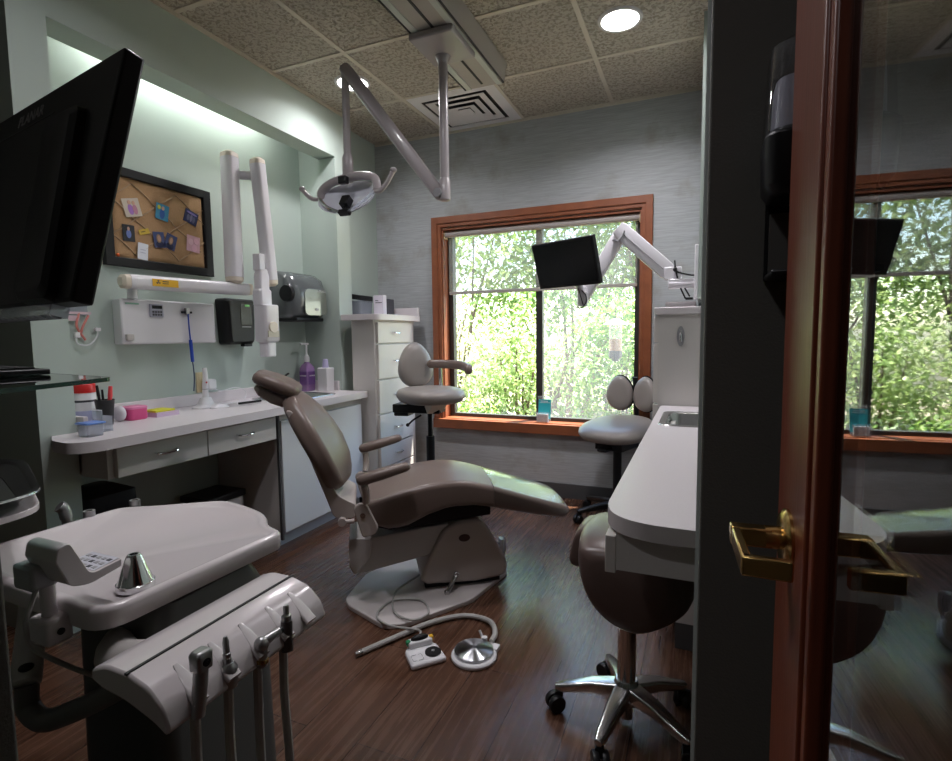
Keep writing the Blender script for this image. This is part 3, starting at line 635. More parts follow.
def limb(name, a, b, w, h, parent, upv=(0, 0, 1), capm=CREAMC, m=XRAY):
    a, b = V(a), V(b); d = (b - a).normalized(); x = d.cross(V(upv)).normalized(); y = x.cross(d); L_ = (b - a).length
    S = lambda s, f: [a + d * s + x * p * f + y * q * f for p, q in rrect(w / 2, h / 2, min(w, h) * .32)]
    o = obj(name, G().loft([S(.035, 1), S(L_ - .035, 1)]), m, parent)
    for s0, s1, s2 in ((.034, .012, 0), (L_ - .034, L_ - .012, L_)): obj('end_cap', G().loft([S(s0, 1.0), S(s1, .95), S(s2, .55)]), capm, o)
    return o
ar = limb('arm', (-2.43, 1.615, 1.425), (-2.36, 2.315, 1.435), .07, .066, t)
g = G(); sg = obj('warning_label', G().obox((-2.3755, 1.80, 1.428), (.003, .125, .034), Matrix.Rotation(-.1, 3, 'Z')), YELLOW, ar)
tf = G()
for a in (90, 210, 330):
    P = [(0, 0)] + [(.010 * math.cos(math.radians(a + q)), .010 * math.sin(math.radians(a + q))) for q in (-30, -10, 10, 30)]
    tf.loft([[(x, 1.765 + u, 1.43 + v) for u, v in P] for x in (-2.379, -2.3765)])
obj('trefoil', tf.xf(Matrix.Translation(V((.0, 0, 0)))), INK, sg)
obj('warning_text', G().box((-2.376, 1.785, 1.433), (-2.3725, 1.84, 1.437)).box((-2.376, 1.785, 1.424), (-2.3725, 1.835, 1.427)), INK, sg)
obj('swivel', G().cyl((-2.37, 2.235, 1.46), (-2.37, 2.235, 1.50), .02).loft([[(-2.37 + a, 2.235 + b, z) for a, b in rrect(.022, .03, .015)] for z in (1.495, 1.60)]), XRAY, t)
limb('arm', (-2.37, 2.215, 2.17), (-2.36, 2.20, 1.46), .082, .082, t, (0, 1, 0))
obj('link', G().cyl((-2.37, 2.22, 2.05), (-2.31, 2.36, 2.07), .024), XRAY, t)
limb('arm', (-2.28, 2.32, 2.155), (-2.27, 2.375, 1.455), .072, .072, t, (0, 1, 0))
hd = obj('tube_head', G().loft([[(-2.235 + a, 2.295 + b, z) for a, b in rrect(.045 * s, .056 * s2, .018)] for z, s, s2 in ((1.345, .9, .9), (1.34, 1, 1), (1.15, 1.0, 1.0), (1.14, .9, .9), (1.135, .72, .72), (1.06, .70, .68), (1.055, .6, .6))]), XRAY, t)
obj('head_yoke', G().loft([[(-2.24 + a, 2.275 + b, z) for a, b in rrect(.028 * s, .036 * s, .015)] for z, s in ((1.34, 1.2), (1.42, 1.2), (1.43, 1), (1.50, 1), (1.54, .8))]).box((-2.265, 2.24, 1.53), (-2.215, 2.28, 1.62)), XRAY, t, bev=.004)
obj('dial', G().cyl((-2.19, 2.29, 1.22), (-2.178, 2.29, 1.22), .030), CREAMC, hd)
obj('dial_plate', G().box((-2.187, 2.25, 1.165), (-2.182, 2.33, 1.20)), CREAM, hd)
t = thing('sensor_cable', 'blue and black intraoral sensor cable hanging on a hook of the x-ray box', 'sensor', (-2.455, 1.97, .88))
obj('hook', G().box((-2.468, 1.945, 1.292), (-2.452, 2.0, 1.303)), BLACK, t, bev=.002)
obj('holder_clip', G().box((-2.466, 1.962, 1.285), (-2.448, 1.982, 1.32)), HPM, t, bev=.003)
obj('upper_cord', G().tube([(-2.45, 1.972, 1.29), (-2.45, 1.974, 1.22), (-2.45, 1.978, 1.155)], .0035, n=8), BLUE, t)
obj('grip', G().cyl((-2.45, 1.978, 1.155), (-2.45, 1.984, 1.04), .0085), BLUE, t)
obj('lower_cord', G().tube([(-2.45, 1.984, 1.04), (-2.452, 1.99, .96), (-2.455, 1.985, .885)], .003, n=8), mat('navy cord', (.02, .04, .12), .5), t)
t = thing('wall_pouch', 'clear plastic pouch with pink items hung on the alcove wall', 'pouch', (-2.54, 1.49, 1.15))
obj('sleeve', G().box((-2.56, 1.43, 1.27), (-2.545, 1.54, 1.335)), CLEARB, t, bev=.004)
obj('band', G().box((-2.546, 1.43, 1.275), (-2.541, 1.55, 1.285)).box((-2.546, 1.43, 1.245), (-2.541, 1.50, 1.268)), mat('pink band', (.55, .40, .45), .5), t)
obj('pink_cord', G().tube([(-2.545, 1.50, 1.28), (-2.54, 1.485, 1.22), (-2.545, 1.52, 1.16)], .005, n=8).tube([(-2.545, 1.54, 1.27), (-2.54, 1.51, 1.22), (-2.545, 1.50, 1.18)], .005, n=8), mat('salmon rubber', (.6, .2, .17), .5), t)
obj('clear_tube', G().tube([(-2.545, 1.485, 1.19), (-2.535, 1.48, 1.145), (-2.535, 1.53, 1.14), (-2.54, 1.57, 1.18), (-2.545, 1.57, 1.22)], .0035, n=8), mat('white tube', (.6, .62, .64), .4), t)
obj('connector', G().box((-2.55, 1.475, 1.17), (-2.535, 1.495, 1.195)).box((-2.55, 1.56, 1.20), (-2.535, 1.585, 1.215)), WHITE, t, bev=.002)
t = thing('soap_dispenser', 'black wall soap dispenser beside the x-ray box', 'dispenser', (-2.51, 2.34, 1.12))
obj('body', G().loft([[(x, a, b) for a, b in rpoly([(2.25, 1.125), (2.44, 1.125), (2.455, 1.39), (2.235, 1.39)], .02)] for x in (-2.56, -2.49)] + [[(-2.465, 2.345 + (a - 2.345) * .86, 1.26 + (b - 1.26) * .9) for a, b in rpoly([(2.25, 1.125), (2.44, 1.125), (2.455, 1.39), (2.235, 1.39)], .02)]]), BLACK, t, bev=.004)
obj('window', G().box((-2.467, 2.33, 1.24), (-2.462, 2.41, 1.36)), SCREEN, t)
obj('indicator', G().box((-2.463, 2.36, 1.345), (-2.460, 2.395, 1.357)), mat('green print', (.15, .5, .1), .4), t)
obj('lettering', G().box((-2.463, 2.335, 1.225), (-2.460, 2.40, 1.229)), TWHITE, t)
obj('nozzle', G().box((-2.50, 2.35, 1.112), (-2.465, 2.41, 1.128)), BLACK, t, bev=.004)
t = thing('towel_dispenser', 'smoky plastic automatic paper towel dispenser on the alcove wall', 'dispenser', (-2.44, 2.82, 1.28))
sect = lambda y, f: [(-2.56 + a * f, y, 1.44 + b * 1.08 * (.75 + .25 * f)) for a, b in ((0, -.145), (.16, -.145), (.20, -.12), (.215, -.04), (.215, .03), (.19, .095), (.13, .13), (0, .145))]
obj('cover', G().loft([sect(2.64, .72), sect(2.66, .92), sect(2.72, 1), sect(2.90, 1), sect(2.955, .95), sect(2.972, .8)]), SMOKE, t, ang=50)
obj('window', G().loft([[(-2.56 + .2165 + x, a, b) for a, b in rpoly([(2.74, 1.305), (2.955, 1.31), (2.95, 1.475), (2.74, 1.475)], .04)] for x in (-.004, .004)]), mat('painted window reflection', (.17, .185, .155), .15, coat=.5), t)  # paler greenish panel paints the room window's reflection on the cover
obj('base', G().box((-2.555, 2.68, 1.268), (-2.36, 2.94, 1.29)), BLACK, t, bev=.004)
obj('side_knob', G().cyl((-2.40, 2.655, 1.44), (-2.40, 2.63, 1.44), .055, .05), BLACK, t)
text('lettering', 'enMotion', .022, frame3((-2.3392, 2.90, 1.465), (0, 1, 0), (0, 0, 1)), TWHITE, t)
obj('emblem', G().loft([[(-2.3395 + x, 2.85 + .02 * math.cos(k * PI / 8), 1.345 + .009 * math.sin(k * PI / 8)) for k in range(16)] for x in (0, .002)]), TWHITE, t)

# ------------------------------------------------------------------ tall cabinet, left
t = thing('tall_cabinet', 'tall narrow cream drawer cabinet between the alcove and window', 'cabinet', (-2.15, 3.27, 0))
obj('body', G().prism([(-2.178, 3.0), (-2.0, 3.0), (-2.0, 3.53), (-2.37, 3.53), (-2.37, 3.145), (-2.178, 3.145)], .08, 1.272), CABW, t)
obj('plinth', G().prism([(-2.17, 3.02), (-2.04, 3.02), (-2.04, 3.52), (-2.36, 3.52), (-2.36, 3.15), (-2.17, 3.15)], 0, .08), CORE, t)
obj('top', G().prism(rpoly([(-2.238, 2.965), (-1.95, 2.965), (-1.95, 3.565), (-2.37, 3.565), (-2.37, 3.14), (-2.238, 3.14)], [0, .06, .03, 0, 0, 0]), 1.272, 1.312), LAM, t, bev=.002)
obj('back_ledge', G().box((-2.19, 3.535, 1.312), (-1.96, 3.56, 1.375)), LAM, t, bev=.002)
for z0, z1 in ((1.118, 1.258), (.875, 1.108), (.638, .866), (.42, .628), (.265, .41), (.095, .255)):
    dr = obj('drawer', G().box((-2.0, 3.02, z0), (-1.98, 3.47, z1)), CAB, t, bev=.002)
    pull(3.245, (z0 + z1) / 2, -1.98, dr, .045)
t = thing('clear_bin', 'clear plastic bin holding small things on the tall drawer cabinet', 'bin', (-2.29, 3.20, 1.312))
q = lambda h, z: [(-2.275 + a, 3.235 + b, z) for a, b in rrect(.068 * h, .08 * h, .02)]
obj('tub', G().loft([q(.9, 1.312), q(.93, 1.314), q(1, 1.41), q(1.04, 1.412), q(1.04, 1.418), q(.97, 1.418), q(.9, 1.33)]), CLEARB, t)
tag(obj('glove_box', G().obox((-2.275, 3.235, 1.365), (.09, .09, .09), Matrix.Rotation(.2, 3, 'Z')), mat('pale blue box', (.28, .36, .40), .6), bev=.004), 'pale blue box inside the clear bin', 'box')
tag(obj('black_case', G().loft([[(-2.275 + a, 3.235 + b, 1.420 + z + (a + .07) * -.16 + .02) for a, b in rrect(.075, .085, .03)] for z in (0, .02, .035)]), BLACK, bev=.004), 'black flat case lying on the clear bin', 'case')
t = thing('product_box', 'upright white box with two lines of print on the tall cabinet', 'box', (-2.09, 3.33, 1.312))
obj('carton', G().box((-2.155, 3.24, 1.312), (-2.075, 3.285, 1.455)), mat('lilac white card', (.62, .58, .66), .5), t, bev=.001)
obj('print_line', G().box((-2.14, 3.2385, 1.415), (-2.115, 3.24, 1.42)).box((-2.14, 3.2385, 1.40), (-2.085, 3.24, 1.405)), INK, t)
t = thing('dark_box', 'dark box behind the upright white box on the tall cabinet', 'box', (-2.17, 3.40, 1.312))
obj('carton', G().box((-2.24, 3.40, 1.312), (-2.14, 3.49, 1.44)), mat('dark slate card', (.06, .06, .075), .5), t, bev=.001)
obj('pale_panel', G().box((-2.205, 3.3985, 1.36), (-2.17, 3.40, 1.43)), mat('pale panel', (.45, .45, .48), .5), t)

# ------------------------------------------------------------------ right counter and cabinet
outer = rpoly([(-.172, 1.015), (.42, 1.015), (.42, 2.795), (-.172, 2.795)], [.13, 0, 0, .05], 10)
inner = rpoly([(-.135, 2.17), (.22, 2.17), (.22, 2.55), (-.135, 2.55)], .05)
t = thing('countertop', 'pale laminate countertop with rounded corner and sink on the right', 'countertop', (.12, 1.9, .768))
obj('slab', G().holed(outer, inner, .768, .80), LAM, t)
obj('edge_band', G().loft([[(a, b, z) for a, b in rpoly([(-.1728, 1.0142), (.42, 1.0142), (.42, 2.795), (-.1728, 2.795)], [.13, 0, 0, .05], 10)] for z in (.767, .7995)], cap=False), mat('laminate edge', (.50, .465, .46), .4), t)
sink('sink', 'square steel sink set in the right hand countertop', -.128, .213, 2.177, 2.543, .80, .05, .14)
t = thing('drawer_unit', 'shallow cream drawer box under the near end of the right countertop', 'drawers', (.1, 1.5, .685))
obj('body', G().box((-.145, 1.055, .686), (.41, 1.95, .767)), CABW, t)
for y0, y1 in ((1.05, 1.49), (1.496, 1.94)): 
    dr = obj('drawer', G().box((-.166, y0, .68), (-.145, y1, .757)), CAB, t, bev=.002)
t = thing('base_cabinet', 'cream base cabinet under the sink of the right countertop', 'cabinet', (.15, 2.4, 0))
obj('body', G().box((-.11, 2.0, .10), (.40, 2.79, .64)).box((-.11, 2.0, .64), (-.09, 2.79, .767)), CABW, t)
obj('toe_kick', G().box((-.06, 2.0, .001), (.40, 2.78, .10)), CORE, t)
for y0, y1 in ((2.005, 2.39), (2.395, 2.785)):
    dr = obj('door', G().box((-.13, y0, .105), (-.11, y1, .75)), CAB, t, bev=.002)
    obj('handle', G().tube([(-.13, y0 + .34, .60), (-.15, y0 + .34, .61), (-.15, y0 + .34, .68), (-.13, y0 + .34, .69)], .004, n=6), CHROME, dr)
t = thing('tall_cabinet', 'cream tall cabinet at the far end of the right countertop', 'cabinet', (.1, 3.2, 0))
obj('body', G().box((-.19, 2.80, .08), (.41, 3.62, 1.252)), CABW, t)
obj('plinth', G().box((-.15, 2.82, 0), (.41, 3.62, .08)), CORE, t)
obj('top', G().box((-.21, 2.775, 1.252), (.41, 3.63, 1.287)), LAM, t, bev=.003)
obj('back_ledge', G().box((-.17, 3.0, 1.287), (-.02, 3.6, 1.325)), LAM, t, bev=.003)
for z0, z1 in ((1.115, 1.245), (.81, 1.108), (.46, .80), (.10, .45)):
    dr = obj('drawer', G().box((-.212, 2.815, z0), (-.19, 3.6, z1)), CAB, t, bev=.002)
    obj('handle', G().tube([(-.212, 3.15, (z0 + z1) / 2), (-.232, 3.16, (z0 + z1) / 2), (-.232, 3.25, (z0 + z1) / 2), (-.212, 3.26, (z0 + z1) / 2)], .004, n=6), CHROME, dr)
hk = obj('hook_plate', G().loft([[(-.085 + .018 * math.cos(k * PI / 10), 2.80 - y, 1.145 + .05 * math.sin(k * PI / 10)) for k in range(20)] for y in (0, .006)]), GREYP, t)
obj('hook', G().tube([(-.085, 2.793, 1.17), (-.085, 2.775, 1.15), (-.085, 2.775, 1.125), (-.085, 2.785, 1.118)], .006, n=8), CHROME, hk)

# monitor on arm at the window
t = thing('wall_monitor', 'black flat monitor on a white jointed arm in front of the window', 'monitor', (-.2, 2.95, 1.35))
obj('wall_plate', G().box((-.03, 2.90, 1.332), (-.013, 3.0, 1.60)), XRAY, t, bev=.003)
rl = obj('rail', G().box((-.155, 2.915, 1.39), (-.03, 2.985, 1.435)).box((-.15, 2.905, 1.405), (-.03, 2.915, 1.418)), XRAY, t, bev=.003)
obj('rail_lever', G().bar((-.095, 2.93, 1.39), (-.07, 2.93, 1.335), .008, .008).bar((-.075, 2.93, 1.39), (-.05, 2.93, 1.345), .008, .008).bar((-.07, 2.93, 1.335), (-.035, 2.93, 1.335), .012, .012), BLACK, rl)
def armbar(name, a, b, w, h):
    a, b = V(a), V(b); d = (b - a).normalized(); yv = V((0, 1, 0)); z = d.cross(yv).normalized()
    S = lambda s, f=1: [a + d * s + yv * p + z * q * f for p, q in rrect(w / 2, h / 2, .007, 2)]
    L_ = (b - a).length; return obj(name, G().loft([S(-.02, .8), S(.0), S(L_), S(L_ + .025, .8)]), XRAY, t, bev=.002)
ab = armbar('upper_arm', (-.165, 2.96, 1.485), (-.395, 2.96, 1.705), .062, .088)
obj('arm_groove', G().bar((-.18, 2.928, 1.49), (-.38, 2.928, 1.68), .004, .004), GREYP, ab)
armbar('forearm', (-.41, 2.99, 1.69), (-.60, 2.99, 1.37), .055, .07)
obj('arm_foot', G().box((-.175, 2.925, 1.435), (-.09, 2.995, 1.50)), XRAY, t, bev=.006)
obj('elbow_clip', G().tube([(-.44, 2.955, 1.66), (-.40, 2.922, 1.655), (-.375, 2.922, 1.70)], .005, n=8), GREYP, t)
BLm, BRm, TRm, TLm = V((-.828, 2.9, 1.413)), V((-.467, 2.739, 1.413)), V((-.498, 2.67, 1.645)), V((-.859, 2.831, 1.645))
ux = (BRm - BLm).normalized(); uy = (TLm - BLm).normalized(); uz = ux.cross(uy)
Mm = Matrix((ux, uy, uz)).transposed(); cm = (BLm + TRm) / 2; wm, hm = (BRm - BLm).length, (TLm - BLm).length
bz = obj('bezel', G().obox(cm - uz * .015, (wm, hm, .03), Mm), BLACK, t, bev=.004)
obj('screen', G().obox(cm + ux * 0 + uy * .003 + uz * .0005, (wm - .02, hm - .026, .002), Mm), SCREEN, bz)
mh = obj('mount_head', G().cyl(cm - uz * .03, cm - uz * .09, .035).cyl(cm - uz * .06 - uy * .02, V((-.605, 2.96, 1.39)), .02).cyl((-.605, 2.965, 1.42), (-.605, 2.965, 1.315), .027).obox(V((-.585, 2.95, 1.36)), (.03, .05, .06), Matrix.Identity(3)), XRAY, t, bev=.003)
obj('cable', G().tube([(-.60, 2.93, 1.40), (-.575, 2.915, 1.37), (-.575, 2.915, 1.33), (-.60, 2.915, 1.305), (-.63, 2.93, 1.31)], .004, n=6).tube([(-.62, 2.92, 1.42), (-.60, 2.91, 1.36), (-.59, 2.92, 1.32)], .003, n=6), BLACK, mh)
obj('cable', G().tube([(-.125, 2.92, 1.50), (-.115, 2.915, 1.475), (-.09, 2.91, 1.462), (-.05, 2.91, 1.452), (-.03, 2.93, 1.452)], .0045, n=6).tube([(-.125, 2.92, 1.53), (-.12, 2.915, 1.49), (-.11, 2.92, 1.44)], .004, n=6).ell((-.122, 2.917, 1.485), (.01, .01, .013)), BLACK, t)

# brochure holder
t = thing('sign_holder', 'clear acrylic stand with a teal card on the window sill', 'sign', (-1.03, 3.665, .534))
obj('stand', G().loft([[(x, 3.685 + .02 * a, .534 + h) for a, h in ((0, 0), (.1, 0), (1.6, .185), (1.5, .185))] for x in (-1.073, -.975)]).loft([[(x, 3.645 + .02 * a, .534 + h) for a, h in ((0, 0), (0, .075), (.15, .075), (.15, .004), (2, .004), (2, 0))] for x in (-1.073, -.975)]), CLEAR, t)
cd = obj('card', G().loft([[(x, 3.6825 + .02 * a, .534 + h) for a, h in ((.2, .02), (.25, .02), (1.4, .16), (1.35, .16))] for x in (-1.07, -.978)]), TEAL, t)
obj('card_lines', G().loft([[(x, 3.6815 + .02 * a, .534 + h) for a, h in ((1.23, .145), (1.25, .145), (1.28, .149), (1.26, .149))] for x in (-1.055, -1.0)]).loft([[(x, 3.6815 + .02 * a, .534 + h) for a, h in ((1.15, .135), (1.17, .135), (1.19, .138), (1.17, .138))] for x in (-1.06, -.985)]), PAPER, cd)
obj('leaflet', G().box((-1.068, 3.650, .54), (-.985, 3.656, .595)), PAPER, t)

# ------------------------------------------------------------------ dental chair (local frame: x to the foot end, -y to the camera side)
A = math.radians(35)
t = thing('dental_chair', 'taupe reclined dental chair in the middle of the room', 'dental chair', (-1.3766, 1.966, 0), A)
def stations(S, crown=0, rr=.03):
    """S: (x, z centre, half thickness, half width, tilt deg)"""
    rings = []
    for x, z, h, w, tl in S:
        a = math.radians(tl); d = V((-math.sin(a), 0, math.cos(a)))
        rings.append([V((x, 0, z)) + V((0, p, 0)) + d * q for p, q in rrect(w, h, min(rr, h * .95), 6, crown)])
    return rings
def interp(P, x):
    for (a, b), (c, d) in zip(P, P[1:]):
        if a <= x <= c: return b + (d - b) * (x - a) / (c - a)
    return P[0][1] if x < P[0][0] else P[-1][1]
TOP = [(-.01, .47), (.034, .482), (.09, .500), (.174, .520), (.26, .535), (.335, .541), (.40, .540), (.445, .533), (.538, .507), (.63, .474), (.729, .440), (.86, .396), (.905, .378)]
BOT = [(-.01, .385), (.031, .372), (.1, .349), (.171, .361), (.26, .402), (.351, .428), (.462, .424), (.537, .409), (.63, .385), (.729, .360), (.868, .331), (.905, .335)]
WID = [(-.01, .20), (.05, .215), (.3, .222), (.54, .212), (.86, .205), (.905, .19)]
def seatsec(xs):
    S = []
    for x in xs: a, b = interp(TOP, x), interp(BOT, x); S.append((x, (a + b) / 2, (a - b) / 2, interp(WID, x), 0))
    return S
st = obj('seat', G().loft(stations([(-.012, .428, .02, .17, 0)] + seatsec([0, .02, .05, .09, .13, .174, .22, .26, .30, .335, .38, .42, .46, .50, .545]), .026, .026)), VINYLD, t, ang=60)
fr = obj('footrest', G().loft(stations(seatsec([.547, .60, .66, .72, .78, .83, .868, .885]) + [(.898, .357, .019, .188, 0), (.906, .357, .013, .18, 0), (.910, .357, .005, .165, 0)], .024, .024)), VINYLD, t, ang=60)
S2 = [(x, z + .0008, h + .0022, w + .0022, a) for x, z, h, w, a in seatsec([.545, .60, .66, .72, .78, .83, .868, .89])]
part(obj('toe_cover', G().loft(stations(S2, .024, .024), cap=False), SHEET, fr, ang=60), 'clear plastic cover sleeve')
# backrest: stations along the reclined spine
def back(S, crown, rr):
    return G().loft(stations(S, crown, rr))
sp0, sp1 = V((-.125, 0, .520)), V((-.315, 0, .905))
d = (sp1 - sp0).normalized(); tl = 90 - math.degrees(math.atan2(d.z, d.x)); 
rings = []
nrm = V((d.z, 0, -d.x))      # towards the patient side
for s, w, h, off, cw in ((-.012, .10, .012, .0, .01), (0, .150, .03, .0, .03), (.03, .185, .036, .002, .04), (.09, .215, .040, .008, .052), (.17, .225, .042, .012, .056), (.25, .218, .042, .010, .052), (.33, .190, .040, .005, .042), (.39, .150, .036, .0, .028), (.425, .115, .03, 0, .016), (.437, .08, .012, 0, .006)):
    c0 = sp0 + d * s + nrm * (off + .012)
    rings.append([c0 + V((0, p, 0)) + nrm * q for p, q in rrect(w, h, min(.03, h * .95), 6, cw)])
obj('backrest', G().loft(rings), VINYLD, t, ang=60)
poly = rpoly([(-.310, .865), (-.245, .725), (-.132, .405), (-.05, .398), (-.040, .455), (-.075, .475), (-.115, .50), (-.175, .63), (-.255, .80), (-.285, .865)], [.02, .03, .02, .015, .015, .02, .03, .0, .0, .015], 4)
sh = obj('back_shell', G().prism(poly, -.165, .165, 'y'), SHELL, t, bev=.012, seg=3)
obj('shell_strip', G().bar((-.283, -.167, .80), (-.205, -.167, .635), .006, .010, (0, 1, 0)), EQUIPD, sh)
hp = V((-.35, 0, .958)); hd_ = V((.155, 0, -.07)).normalized(); hn = V((.41, 0, .91)).normalized()
rings = []
for s, w, h in ((-.105, .06, .006), (-.10, .085, .016), (-.085, .105, .024), (-.03, .118, .028), (.03, .118, .028), (.07, .108, .024), (.085, .09, .018), (.090, .06, .006)):
    c0 = hp + hd_ * s + hn * (.006 - .4 * s * s); rings.append([c0 + V((0, p, 0)) + hn * q for p, q in rrect(w, h, min(.028, h * .95), 6, .008)])
hr = obj('headrest', G().loft(rings), VINYLD, t, ang=60)
obj('headrest_back', G().loft([[hp + hd_ * s + V((0, p, 0)) + hn * (q - .045 - dn) for p, q in rrect(w, h, .012)] for s, w, h, dn in ((-.085, .04, .010, -.004), (-.06, .065, .018, .004), (.0, .07, .022, .012), (.05, .055, .02, .014), (.075, .035, .012, .012))]), SHELL, hr, bev=.003)
obj('headrest_bracket', G().bar((-.305, 0, .925), (-.27, 0, .865), .06, .018, (1, 0, .4)).cyl((-.292, -.045, .905), (-.292, .045, .905), .012), CHROME, t, bev=.002)
for s, y, xo, zo in ((-1, -.275, 0, 0), (1, .285, .008, .012)):
    P0, P1 = V((-.035 + xo, y, .585 + zo)), V((.178 + xo, y, .637 + zo)); dd = (P1 - P0).normalized(); nn = V((-dd.z, 0, dd.x)); L_ = (P1 - P0).length
    ar = obj('armrest', G().loft([[P0 + dd * q0 + V((0, p, 0)) + nn * q for p, q in rrect(w, h, min(.02, h * .95))] for q0, w, h in ((0, .012, .006), (.006, .024, .016), (.02, .030, .021), (.10, .031, .022), (L_ - .02, .027, .018), (L_ - .005, .02, .013), (L_, .01, .006))]), VINYLD, t, ang=60)
    obj('arm_post', G().tube([(-.005 + xo, y, .567 + zo), (0 + xo, y + s * -.005, .535), (.0, y - s * .02, .49)], .015, n=10), SHELL, ar)
    br = obj('side_bracket', G().prism(rpoly([(-.052, .47), (-.03, .492), (.002, .485), (.048, .385), (.035, .358), (-.018, .345)], .015, 4), y + .012 if s < 0 else y - .03, y + .03 if s < 0 else y - .012, 'y'), SHELL, t, bev=.005)
    obj('bolt', G().cyl((-.015, y + s * -.01, .44), (-.015, y + (.008 if s < 0 else -.008), .44), .011, n=16), STEEL, br)
obj('recline_link', G().cyl((-.11, -.19, .395), (-.05, -.19, .395), .010).cyl((-.10, -.20, .395), (-.10, -.17, .395), .017), SHELL, t)
obj('seat_frame', G().prism([(.02, .34), (.10, .318), (.55, .35), (.55, .40), (.26, .40), (.10, .345), (.03, .37)], -.12, .12, 'y'), BLACK, t)
obj('lift_arm', G().prism(rpoly([(-.075, .285), (-.078, .165), (-.055, .122), (.03, .135), (.25, .175), (.36, .21), (.36, .318), (.03, .285)], [.02, .02, .02, .03, 0, 0, 0, .05], 4), -.10, .10, 'y'), EQUIPD, t, bev=.006)
obj('lift_arm_end', G().prism(rpoly([(-.078, .29), (-.08, .162), (-.055, .12), (.01, .20), (.02, .285)], .02, 4), -.112, .112, 'y'), EQUIPD, t, bev=.005)
pp = rpoly([(.225, .075), (.262, .165), (.335, .300), (.40, .330), (.50, .332), (.54, .290), (.632, .115), (.62, .055), (.48, .042), (.25, .052)], [.03, 0, .03, .03, .03, .02, .03, .03, .0, .03], 5)
pu = obj('pump_cover', G().prism(pp, -.12, .14, 'y'), SHELL, t, bev=.014, seg=3)
part(obj('maker_badge', G().loft([[(.428 + .026 * math.cos(k * PI / 12), -.12 - y, .252 + .017 * math.sin(k * PI / 12)) for k in range(24)] for y in (0, .002)]), mat('brown badge', (.05, .022, .022), .3), pu), 'small dark oval badge')
obj('release_lever', G().bar((.385, -.128, .085), (.34, -.165, .03), .012, .024, (0, 1, .2)).cyl((.388, -.12, .09), (.388, -.138, .09), .012).cyl((.338, -.155, .028), (.338, -.175, .028), .012), STEEL, t, bev=.003)
obj('foot_bracket', G().tube([(.63, .05, .14), (.66, .06, .16), (.665, .06, .11), (.65, .05, .06)], .008, n=8).box((.635, .03, .10), (.65, .075, .165)), WHITE, t)
# floor plate, at its own angle on the floor: given in room axes, turned into the chair's frame
Minv = (Matrix.Translation(V((-1.3766, 1.966, 0))) @ Matrix.Rotation(A, 4, 'Z')).inverted()
pl = [Minv @ V((*p, 0)) for p in ((-1.459, 2.07), (-1.405, 1.83), (-1.36, 1.785), (-1.13, 1.704), (-1.06, 1.741), (-.885, 2.024), (-.835, 2.34), (-.90, 2.48), (-1.15, 2.52), (-1.38, 2.30))]
obj('base_plate', G().prism(rpoly([(p.x, p.y) for p in pl], .025, 4), 0, .022), mat('pale base plate', (.62, .57, .56), .4), t, bev=.004)
obj('base_foot', G().prism([(.25, -.09), (.60, -.09), (.60, .11), (.25, .11)], .022, .06), BLACK, t, bev=.004)

# foot controls
t = thing('foot_control', 'white foot control with black round pad on the floor by the chair base', 'foot control', (-.894, 1.606, 0))
R = Matrix.Rotation(math.radians(47), 4, 'Z'); Tm = Matrix.Translation(V((-.894, 1.606, 0))) @ R
bd = obj('housing', G().loft([[(a * s, b * s, z) for a, b in rpoly([(-.066, -.062), (.066, -.062), (.062, .035), (.035, .072), (-.035, .072), (-.062, .035)], .014)] for s, z in ((1, 0), (1, .014), (.93, .022))]).box((-.045, .03, .02), (.045, .065, .045)).xf(Tm), WHITE, t, bev=.006)
obj('round_pad', G().cyl((.028, -.018, .020), (.028, -.018, .027), .029).xf(Tm), BLACK, bd)
obj('pad_screw', G().cyl((.028, -.018, .026), (.028, -.018, .031), .006).xf(Tm), GREYP, bd)
g = G()
for k in range(24):
    if k % 6 == 5: continue
    a0, a1 = k * PI / 12, (k + 1) * PI / 12; pr = lambda a: (-.033 + .024 * max(-.8, min(.8, math.cos(a) * 1.1)), -.025 + .022 * max(-.8, min(.8, math.sin(a) * 1.1)), .0225)
    g.tube([pr(a0), pr(a1)], .0009, n=5, sm=0)
obj('printed_outline', g.xf(Tm), GREYP, bd)
obj('rocker', G().ell((0, .05, .047), (.034, .014, .014)).xf(Tm), BLACK, bd)
obj('green_button', G().box((-.052, .04, .03), (-.036, .058, .047)).xf(Tm), GRN, bd, bev=.003)
obj('amber_button', G().box((.036, .04, .03), (.052, .058, .047)).xf(Tm), YELLOW, bd, bev=.003)
obj('cord', G().tube([(-.937, 1.652, .045), (-.975, 1.71, .03), (-1.10, 1.70, .028), (-1.19, 1.75, .028), (-1.19, 1.87, .030), (-1.08, 1.92, .030), (-1.0, 1.84, .030), (-1.03, 1.76, .034), (-1.14, 1.80, .030), (-1.22, 1.95, .030), (-1.17, 2.06, .06), (-1.13, 2.09, .10)], .0045, n=8), TUBEM, t)
t = thing('foot_pedal', 'round steel disc foot pedal with grey hose on the floor', 'foot pedal', (-.726, 1.673, 0))
Tm = Matrix.Translation(V((-.726, 1.673, 0)))
b_ = obj('base', G().lathe((0, 0, 0), [(.080, 0), (.083, .004), (.083, .012), (.076, .018)]).box((-.01, .045, 0), (.07, .085, .018)).xf(Tm), WHITE, t, bev=.002)
obj('disc', G().lathe((-.002, .004, .016), [(.068, .0), (.071, .004), (.071, .012), (.064, .016), (.02, .021), (.001, .022)], n=40).xf(Tm), RADIAL, t, ang=30)
obj('coupling', G().cyl((.012, .072, .016), (.012, .072, .04), .011).cyl((.0, .078, .036), (-.012, .082, .056), .005).xf(Tm), WHITE, t)
